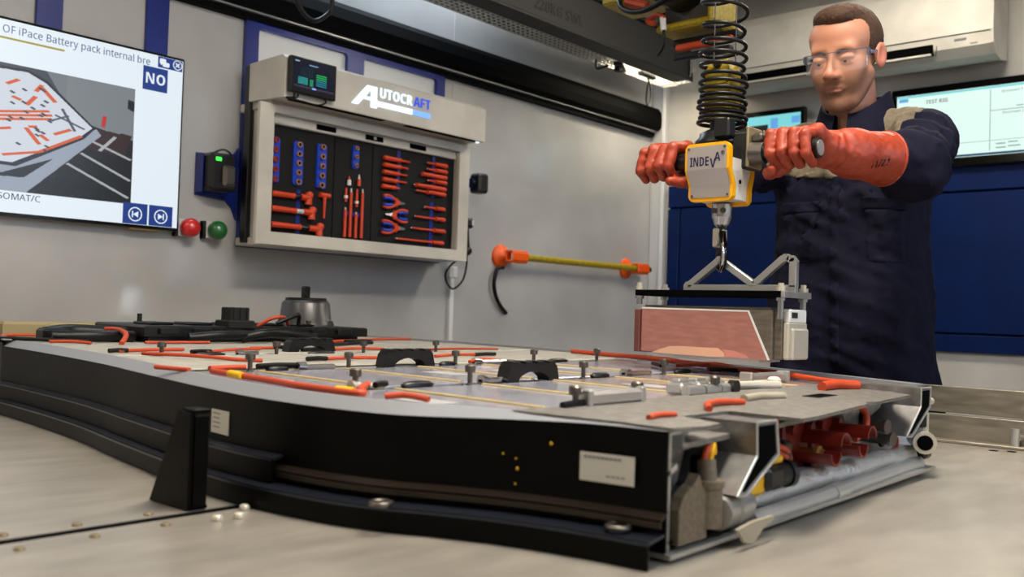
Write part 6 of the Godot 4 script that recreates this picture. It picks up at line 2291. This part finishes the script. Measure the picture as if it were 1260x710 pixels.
func head_bones() -> Array:
	var b := []
	b.append(egg(Vector3(0, 0.036, -0.014), Vector3(0.0765, 0.082, 0.098), 0.02))
	b.append(egg(Vector3(0, 0.050, 0.040), Vector3(0.062, 0.050, 0.046), 0.03))
	b.append(egg(Vector3(0, -0.042, 0.030), Vector3(0.0565, 0.076, 0.066), 0.03))
	for x in [-1.0, 1.0]:
		b.append(cap(Vector3(0.053 * x, -0.050, 0.004), Vector3(0.026 * x, -0.104, 0.054), 0.0135, 0.0165, 0.03))
		b.append(egg(Vector3(0.043 * x, -0.022, 0.058), Vector3(0.022, 0.018, 0.022), 0.025))
		b.append(egg(Vector3(0.033 * x, -0.048, 0.066), Vector3(0.018, 0.022, 0.016), 0.025))
	b.append(egg(Vector3(0, -0.108, 0.070), Vector3(0.020, 0.017, 0.017), 0.02))
	b.append(cap(Vector3(-0.040, 0.020, 0.076), Vector3(0.040, 0.020, 0.076), 0.011, 0.011, 0.02))
	# nose
	b.append(cap(Vector3(0, 0.012, 0.086), Vector3(0, -0.034, 0.111), 0.0070, 0.0095, 0.012))
	b.append(egg(Vector3(0, -0.037, 0.112), Vector3(0.012, 0.010, 0.011), 0.008))
	for x in [-1.0, 1.0]:
		b.append(egg(Vector3(0.0125 * x, -0.039, 0.099), Vector3(0.0085, 0.0085, 0.011), 0.006))
		b.append(egg(Vector3(0.0325 * x, 0.000, 0.099), Vector3(0.020, 0.0135, 0.018), -0.016))
		b.append(egg(Vector3(0.0325 * x, -0.0005, 0.0825), Vector3(0.0165, 0.0088, 0.0110), 0.006))
		b.append(egg(Vector3(0.0325 * x, -0.0125, 0.081), Vector3(0.0165, 0.0060, 0.0085), 0.006))
	# lips
	b.append(cap(Vector3(-0.021, -0.069, 0.086), Vector3(0.021, -0.069, 0.086), 0.004, 0.004, 0.006))
	b.append(egg(Vector3(0, -0.067, 0.090), Vector3(0.020, 0.0045, 0.0055), 0.006))
	b.append(egg(Vector3(0, -0.0758, 0.0895), Vector3(0.018, 0.0050, 0.0062), 0.006))
	b.append(cap(Vector3(-0.022, -0.0712, 0.094), Vector3(0.022, -0.0712, 0.094), 0.0016, 0.0016, -0.004))
	# ears
	for x in [-1.0, 1.0]:
		var tb := Basis(Vector3.UP, -0.35 * x) * Basis(Vector3.RIGHT, -0.15)
		b.append(egg(Vector3(0.081 * x, -0.006, -0.010), Vector3(0.0075, 0.031, 0.019), 0.008, tb))
		b.append(egg(Vector3(0.0875 * x, -0.004, -0.006), Vector3(0.006, 0.018, 0.010), -0.005, tb))
	return b

func skin_color(p: Vector3) -> Color:
	# real colouring of the face: beard stubble, lips, warmer cheeks, nose and ears
	var c := Color(0.50, 0.225, 0.135)
	var n := noise.get_noise_3dv(p * 900.0) * 0.5 + 0.5
	var beard := smoothstep(-0.030, -0.060, p.y + 0.35 * maxf(absf(p.x) - 0.045, 0.0) * -1.0) * smoothstep(-0.03, 0.01, p.z)
	if absf(p.x) < 0.028 and p.y > -0.052:
		beard *= 0.3
	c = c.lerp(Color(0.16, 0.080, 0.048), beard * (0.55 + 0.35 * n))
	var lip := smoothstep(0.0095, 0.006, absf(p.y + 0.071)) * smoothstep(0.024, 0.019, absf(p.x)) * smoothstep(0.084, 0.090, p.z)
	c = c.lerp(Color(0.34, 0.125, 0.095), lip * 0.8)
	var warm := smoothstep(0.03, 0.0, p.distance_to(Vector3(0, -0.036, 0.115))) + smoothstep(0.075, 0.082, absf(p.x))
	c = c.lerp(Color(0.56, 0.17, 0.11), clampf(warm, 0.0, 1.0) * 0.6)
	return c

var P := {}

func build_person() -> void:
	noise.seed = 3
	noise.frequency = 1.0
	var t := thing("person", "man in navy coverall and safety glasses, steering the lifting handle with orange gloves", "person", W(2.32, -HC, 0.925), -PI / 2)
	var head := Transform3D(Basis(Vector3.UP, 0.02) * Basis(Vector3.RIGHT, 0.26), Vector3(0.012, 1.694, 0.085))
	P.shL = Vector3(0.180, 1.484, 0.02)
	P.elL = Vector3(0.240, 1.390, 0.275)
	P.gL = Vector3(0.131, 1.377, 0.620)
	P.shR = Vector3(-0.178, 1.478, 0.02)
	P.elR = Vector3(-0.190, 1.400, 0.305)
	P.gR = Vector3(-0.154, 1.372, 0.620)
	P.wrL = P.gL + (P.elL - P.gL).normalized() * 0.085 + Vector3(0, 0.010, 0)
	P.wrR = P.gR + (P.elR - P.gR).normalized() * 0.085 + Vector3(0, 0.004, 0)
	# body: head and neck in fine cells, the rest (hidden by the clothes) in coarse ones
	var s := mb()
	nets(s, head_bones(), Vector3(-0.11, -0.145, -0.13), Vector3(0.11, 0.14, 0.14), 0.003, null, skin_color, head)
	var hb := Basis(Vector3.RIGHT, 0.0)
	var body := [cap(head * Vector3(0, -0.045, -0.025), Vector3(0.012, 1.50, 0.015), 0.054, 0.060, 0.02), cap(Vector3(0.012, 1.50, 0.015), Vector3(0.012, 1.42, 0.005), 0.064, 0.09, 0.03),
		cap(Vector3(0.012, 1.40, 0.0), Vector3(0.012, 1.0, 0.0), 0.10, 0.10, 0.05), cap(P.shR, P.shL, 0.045, 0.045, 0.04),
		cap(P.shL, P.elL, 0.042, 0.036, 0.02), cap(P.elL, P.wrL, 0.034, 0.026, 0.02), cap(P.shR, P.elR, 0.042, 0.036, 0.02), cap(P.elR, P.wrR, 0.034, 0.026, 0.02),
		cap(Vector3(0.09, 0.95, 0), Vector3(0.11, 0.50, 0.01), 0.085, 0.055, 0.04), cap(Vector3(0.11, 0.50, 0.01), Vector3(0.115, 0.10, -0.02), 0.052, 0.036, 0.02),
		cap(Vector3(-0.07, 0.95, 0), Vector3(-0.09, 0.50, 0.01), 0.085, 0.055, 0.04), cap(Vector3(-0.09, 0.50, 0.01), Vector3(-0.095, 0.10, -0.02), 0.052, 0.036, 0.02)]
	var plain_skin := func(_p: Vector3) -> Color: return Color(0.47, 0.21, 0.13)
	nets(s, body, Vector3(-0.36, 0.02, -0.20), Vector3(0.40, 1.66, 0.66), 0.012, null, plain_skin)
	part(s, "body", M.skin, t)
	# hair
	var hairs := [egg(Vector3(0, 0.040, -0.017), Vector3(0.0815, 0.087, 0.102), 0.02), egg(Vector3(0.0, 0.098, 0.034), Vector3(0.055, 0.026, 0.050), 0.02), egg(Vector3(0.012, 0.098, 0.066), Vector3(0.030, 0.017, 0.020), 0.02)]
	var hairline := func(p: Vector3, d: float) -> float:
		var line := lerpf(-0.060, -0.004, smoothstep(-0.09, -0.02, p.z))
		line = lerpf(line, 0.080, smoothstep(0.020, 0.058, p.z + 0.10 * maxf(absf(p.x) - 0.055, 0.0) - 0.16 * maxf(0.04 - absf(p.x), 0.0)))
		d += 0.0030 * noise.get_noise_3dv(Vector3(p.x * 210.0, p.y * 120.0, p.z * 60.0))
		return maxf(d, line - p.y)
	s = mb()
	nets(s, hairs, Vector3(-0.10, -0.08, -0.13), Vector3(0.10, 0.14, 0.11), 0.003, hairline, null, head)
	part(s, "hair", M.hair, t)
	for x in [-1.0, 1.0]:
		s = mb()
		rod(s, curve([head * Vector3(0.013 * x, 0.0135, 0.0890), head * Vector3(0.030 * x, 0.0180, 0.0880), head * Vector3(0.050 * x, 0.0135, 0.0750)], 4), 0.0046, 7, 0.6)
		part(s, "eyebrow", M.hair, t)
		s = mb()
		ball(s, head * Vector3(0.0325 * x, -0.004, 0.0795), Vector3(0.0115, 0.0105, 0.0115), 8)
		var eye := part(s, "eye", M.eye_white, t)
		s = mb()
		ball(s, head * Vector3(0.0315 * x, -0.0085, 0.0872), Vector3(0.0055, 0.0050, 0.0042), 6)
		part(s, "iris", M.eye_dark, eye)
	# safety glasses
	s = mb()
	var rows2 := [[], [], [], []]
	for i in 25:
		var a := lerpf(-1.28, 1.28, i / 24.0)
		var low := -0.033 + 0.012 * exp(-pow(a / 0.22, 2.0)) + 0.006 * pow(absf(a) / 1.28, 3.0)
		for k in 2:
			var rr := Vector2(0.079 + 0.0015 * k, 0.072 + 0.0015 * k)
			var p := Vector3(sin(a) * rr.x, 0, 0.034 + cos(a) * rr.y)
			rows2[k * 2].append(head * (p + Vector3(0, low, 0)))
			rows2[k * 2 + 1].append(head * (p + Vector3(0, 0.0145, 0.002)))
	var mid: Vector3 = head * Vector3(0, -0.005, 0.0)
	strip(s, rows2[0], rows2[1], func(i): return mid - rows2[0][i])
	strip(s, rows2[2], rows2[3], func(i): return rows2[2][i] - mid)
	strip(s, rows2[0], rows2[2], func(_i): return Vector3.DOWN)
	var gl := part(s, "safety_glasses", M.lens, t, "clear wraparound safety glasses")
	s = mb()
	rod(s, rows2[3], 0.0009, 6)
	for x in [-1.0, 1.0]:
		var e0: Vector3 = head * Vector3(0.0765 * x, 0.006, 0.056)
		var bs := head.basis * Basis(Vector3.UP, 0.06 * x)
		box(s, head * Vector3(0.0790 * x, 0.004, 0.022), Vector3(0.0024, 0.008, 0.075), 0.001, bs)
		box(s, e0, Vector3(0.003, 0.018, 0.018), 0.001, bs)
	part(s, "frame", M.glasses_frame, gl)
	build_clothes(t, head)

func build_clothes(t: Node3D, head: Transform3D) -> void:
	var eL: Vector3 = P.elL
	var eR: Vector3 = P.elR
	var fL: Vector3 = eL.lerp(P.wrL, 0.75)
	var fR: Vector3 = eR.lerp(P.wrR, 0.75)
	var cov := [
		cap(Vector3(0.080, 1.36, -0.002), Vector3(0.078, 1.10, 0.0), 0.108, 0.108, 0.05), cap(Vector3(-0.078, 1.36, -0.002), Vector3(-0.080, 1.10, 0.0), 0.108, 0.110, 0.05),
		cap(Vector3(0.02, 1.39, 0.015), Vector3(0.02, 1.0, 0.0), 0.108, 0.106, 0.06),
		cap(Vector3(0.080, 1.10, 0.0), Vector3(0.105, 0.84, -0.012), 0.106, 0.110, 0.05), cap(Vector3(-0.082, 1.10, 0.0), Vector3(-0.085, 0.84, -0.012), 0.106, 0.110, 0.05),
		cap(Vector3(0.05, 1.520, -0.005), Vector3(0.160, 1.490, 0.005), 0.064, 0.062, 0.04), cap(Vector3(-0.03, 1.508, -0.005), Vector3(-0.155, 1.482, 0.005), 0.064, 0.062, 0.04),
		cap(P.shL, eL, 0.070, 0.060, 0.035), cap(eL, fL, 0.058, 0.030, 0.03), egg(eL + Vector3(0.0, -0.022, 0.0), Vector3(0.050, 0.05, 0.052), 0.03),
		cap(P.shR, eR, 0.070, 0.058, 0.035), cap(eR, fR, 0.055, 0.030, 0.03),
		cap(Vector3(0.105, 0.86, 0), Vector3(0.115, 0.50, 0.01), 0.110, 0.085, 0.04), cap(Vector3(0.115, 0.50, 0.01), Vector3(0.118, 0.10, -0.02), 0.084, 0.072, 0.03),
		cap(Vector3(-0.075, 0.86, 0), Vector3(-0.09, 0.50, 0.01), 0.110, 0.085, 0.04), cap(Vector3(-0.09, 0.50, 0.01), Vector3(-0.095, 0.10, -0.02), 0.084, 0.072, 0.03)]
	# folds: long soft ones down the trunk, cross folds on the sleeves
	var folds := func(p: Vector3, d: float) -> float:
		if absf(d) > 0.03:
			return d
		var n := noise.get_noise_3dv(Vector3(p.x * 13.0, p.y * 4.5, p.z * 13.0)) * 0.010
		n += noise.get_noise_3dv(Vector3(p.x * 10.0 + p.y * 22.0, p.y * 10.0, p.z * 24.0) + Vector3(7, 3, 1)) * (0.0055 + 0.005 * smoothstep(0.05, 0.12, p.z))
		if p.z > 0.06 and p.y > 1.2:
			var ax := (p - eL).dot((P.shL - eL).normalized())
			n += 0.0085 * sin(ax * 75.0 + 3.0 * noise.get_noise_3dv(p * 9.0)) * smoothstep(0.05, 0.10, p.z)
		n *= 1.0 - 0.8 * smoothstep(0.30, 0.38, p.z)
		return d + n
	var s := mb()
	nets(s, cov, Vector3(-0.36, 0.03, -0.22), Vector3(0.42, 1.60, 0.62), 0.0085, folds)
	var c := part(s, "coverall", M.navy_cloth, t)
	# beige shoulder yokes, an offset of the same cloth
	var yoke := func(p: Vector3, d: float) -> float:
		d = folds.call(p, d) - 0.0035
		var cx := absf(p.x - 0.012)
		return maxf(d, maxf(1.392 - p.y + 0.02 * (cx / 0.15) - 0.6 * maxf(p.z * -1.0 - 0.05, 0.0), cx - 0.172))
	s = mb()
	nets(s, cov.slice(0, 8) + [cov[10]], Vector3(-0.19, 1.36, -0.17), Vector3(0.22, 1.58, 0.20), 0.006, yoke)
	part(s, "shoulder_yoke", M.beige_cloth, c, "beige shoulder yoke")
	# collar
	s = mb()
	var rows := [[], [], [], []]
	for i in 41:
		var a := lerpf(-2.95, 2.95, i / 40.0)
		var front := smoothstep(1.2, 2.95, absf(a))
		var ce := Vector3(0.012, 0, 0.015 + 0.010 * front)
		var dir := Vector3(sin(a), 0, -cos(a))
		var top := 1.618 - 0.070 * front
		var ri := Vector2(0.070, 0.068)
		var p := ce + Vector3(dir.x * ri.x, top, dir.z * ri.y)
		var q := ce + Vector3(dir.x * (ri.x + 0.030 + 0.012 * front), top - 0.075 - 0.012 * front, dir.z * (ri.y + 0.030 + 0.014 * front))
		rows[0].append(p)
		rows[1].append(ce + Vector3(dir.x * (ri.x + 0.010), top + 0.004, dir.z * (ri.y + 0.010)))
		rows[2].append(q)
		rows[3].append(ce + Vector3(dir.x * (ri.x - 0.002), top - 0.095, dir.z * (ri.y - 0.002)))
	var ctr := Vector3(0.012, 1.555, 0.02)
	strip(s, rows[0], rows[1], func(_i): return Vector3.UP)
	strip(s, rows[1], rows[2], func(i): return rows[2][i] - ctr)
	strip(s, rows[0], rows[3], func(i): return ctr - rows[0][i])
	strip(s, rows[3], rows[2], func(_i): return Vector3.DOWN)
	part(s, "collar", M.navy_cloth, c)
	# placket and pocket flaps follow the chest
	for q in [[-0.002, 0.024, 0.95, 1.40, 0.004, "placket"], [-0.135, -0.035, 1.315, 1.345, 0.005, "pocket_flap"], [0.075, 0.165, 1.315, 1.345, 0.005, "pocket_flap"], [-0.130, -0.040, 1.19, 1.318, 0.003, "pocket"], [0.080, 0.160, 1.19, 1.318, 0.003, "pocket"]]:
		var lim: Array = q
		var cut := func(p: Vector3, d: float) -> float:
			d = folds.call(p, d) - lim[4]
			return maxf(d, maxf(maxf(lim[0] - p.x, p.x - lim[1]), maxf(lim[2] - p.y, p.y - lim[3])))
		s = mb()
		nets(s, cov.slice(0, 5), Vector3(lim[0] - 0.02, lim[2] - 0.02, 0.06), Vector3(lim[1] + 0.02, lim[3] + 0.02, 0.19), 0.006, cut)
		part(s, lim[5], M.navy_cloth, c)
	# boots
	for x in [0.117, -0.094]:
		s = mb()
		nets(s, [cap(Vector3(x, 0.06, -0.03), Vector3(x, 0.045, 0.15), 0.045, 0.04, 0.03), cap(Vector3(x, 0.05, -0.03), Vector3(x, 0.16, -0.025), 0.05, 0.05, 0.03)], Vector3(x - 0.08, 0.0, -0.11), Vector3(x + 0.08, 0.24, 0.23), 0.010, func(p: Vector3, d: float) -> float: return maxf(d, 0.004 - p.y))
		part(s, "boot", M.black_matte, t)
	glove(t, P.gL, P.wrL, eL, 1.0, 0.66)
	glove(t, P.gR, P.wrR, eR, -1.0, 0.62)

# a gloved hand that closes round a bar lying along x; side 1 = his left hand
func glove(t: Node3D, g: Vector3, w: Vector3, elbow: Vector3, side: float, cuff: float) -> void:
	var b := []
	var rgrip := 0.0290
	var mcp := [128.0, 132.0, 132.0, 126.0]
	var pip := [52.0, 55.0, 50.0, 42.0]
	var dip := [-16.0, -12.0, -18.0, -24.0]
	var tip := [-74.0, -72.0, -78.0, -80.0]
	var rad := [0.0118, 0.0122, 0.0118, 0.0105]
	var palm := []
	for i in 4:
		var x := side * (-0.0345 + 0.0232 * i)
		var p := []
		for q in [[mcp[i], rgrip + 0.017], [pip[i], rgrip + 0.0085 - 0.002 * (i % 2)], [dip[i], rgrip + 0.005], [tip[i], rgrip + 0.001]]:
			var a := deg_to_rad(q[0])
			p.append(g + Vector3(x + side * 0.004 * (1.0 - sin(a)), sin(a) * q[1], cos(a) * q[1]))
		palm.append(p[0])
		b.append(cap(p[0], p[1], rad[i] * 1.08, rad[i], 0.003))
		b.append(cap(p[1], p[2], rad[i] * 1.02, rad[i] * 0.94, 0.003))
		b.append(cap(p[2], p[3], rad[i] * 0.95, rad[i] * 0.84, 0.003))
	for i in 4:
		b.append(cap(palm[i] + Vector3(0, 0.000, -0.003), w + Vector3(side * 0.012 * (i - 1.5), -0.004, 0.0), 0.0150, 0.0235, 0.014))
	b.append(cap(palm[0] + Vector3(0, -0.012, -0.004), palm[3] + Vector3(0, -0.012, -0.004), 0.014, 0.013, 0.012))
	# thumb: leaves the palm's inner edge and closes under the bar
	var t0 := g.lerp(w, 0.55) + Vector3(-side * 0.018, -0.006, 0)
	var t1 := g + Vector3(-side * 0.040, -0.030, -0.026)
	var t2 := g + Vector3(-side * 0.044, -0.041, 0.004)
	var t3 := g + Vector3(-side * 0.030, -0.040, 0.026)
	b.append(cap(t0, t1, 0.018, 0.0145, 0.010))
	b.append(cap(t1, t2, 0.0140, 0.0125, 0.003))
	b.append(cap(t2, t3, 0.0125, 0.0105, 0.003))
	# gauntlet
	var ce := w.lerp(elbow, cuff)
	var mid := w.lerp(elbow, cuff * 0.45)
	b.append(cap(w, mid, 0.035, 0.046, 0.014))
	b.append(cap(mid, ce, 0.046, 0.0550, 0.02))
	var ax := (ce - w).normalized()
	var wrinkle := func(p: Vector3, d: float) -> float:
		var al := (p - w).dot(ax)
		var n := 0.0016 * noise.get_noise_3dv(p * 60.0) + 0.0020 * noise.get_noise_3dv(p * 22.0) + 0.0022 * sin(al * 210.0 + 5.0 * noise.get_noise_3dv(p * 16.0)) * smoothstep(0.05, 0.0, absf(al - 0.02))
		return maxf(d + n, al - ce.distance_to(w))
	var lo := Vector3(minf(g.x - 0.075, ce.x - 0.07), minf(g.y - 0.075, ce.y - 0.07), ce.z - 0.06)
	var hi := Vector3(maxf(g.x + 0.075, ce.x + 0.07), maxf(g.y + 0.075, ce.y + 0.07), g.z + 0.07)
	var s := mb()
	nets(s, b, lo, hi, 0.0032, wrinkle)
	var o := part(s, "glove", M.glove, t, "orange rubber gauntlet glove")
	s = mb()
	var f := frame_of(ax)
	var ring := []
	for i in 29:
		var a := TAU * i / 28.0
		ring.append(ce + (f[0] * cos(a) + f[1] * sin(a)) * 0.0550)
	rod(s, ring, 0.0032, 7)
	part(s, "rolled_rim", M.glove, o)
	if side > 0.0:
		# handwritten mark on the gauntlet
		var along := -ax
		var c0 := w.lerp(ce, 0.62)
		var toward := (Vector3(0.925, 0.0, 2.30) - Vector3(c0.x, 0, c0.z)).normalized()
		var n := (toward - ax * toward.dot(ax)).normalized()
		n = n.rotated(ax, 0.45)
		var wt := words(o, "marking", "11/22", 0.015, Vector3.ZERO, M.ink, false, true, 0.006)
		var bx := ax.normalized()
		if bx.x < 0:
			bx = -bx
		bx = bx.rotated(n, 0.25)
		wt.transform = Transform3D(Basis(bx, n.cross(bx), n), c0 + n * 0.0480)
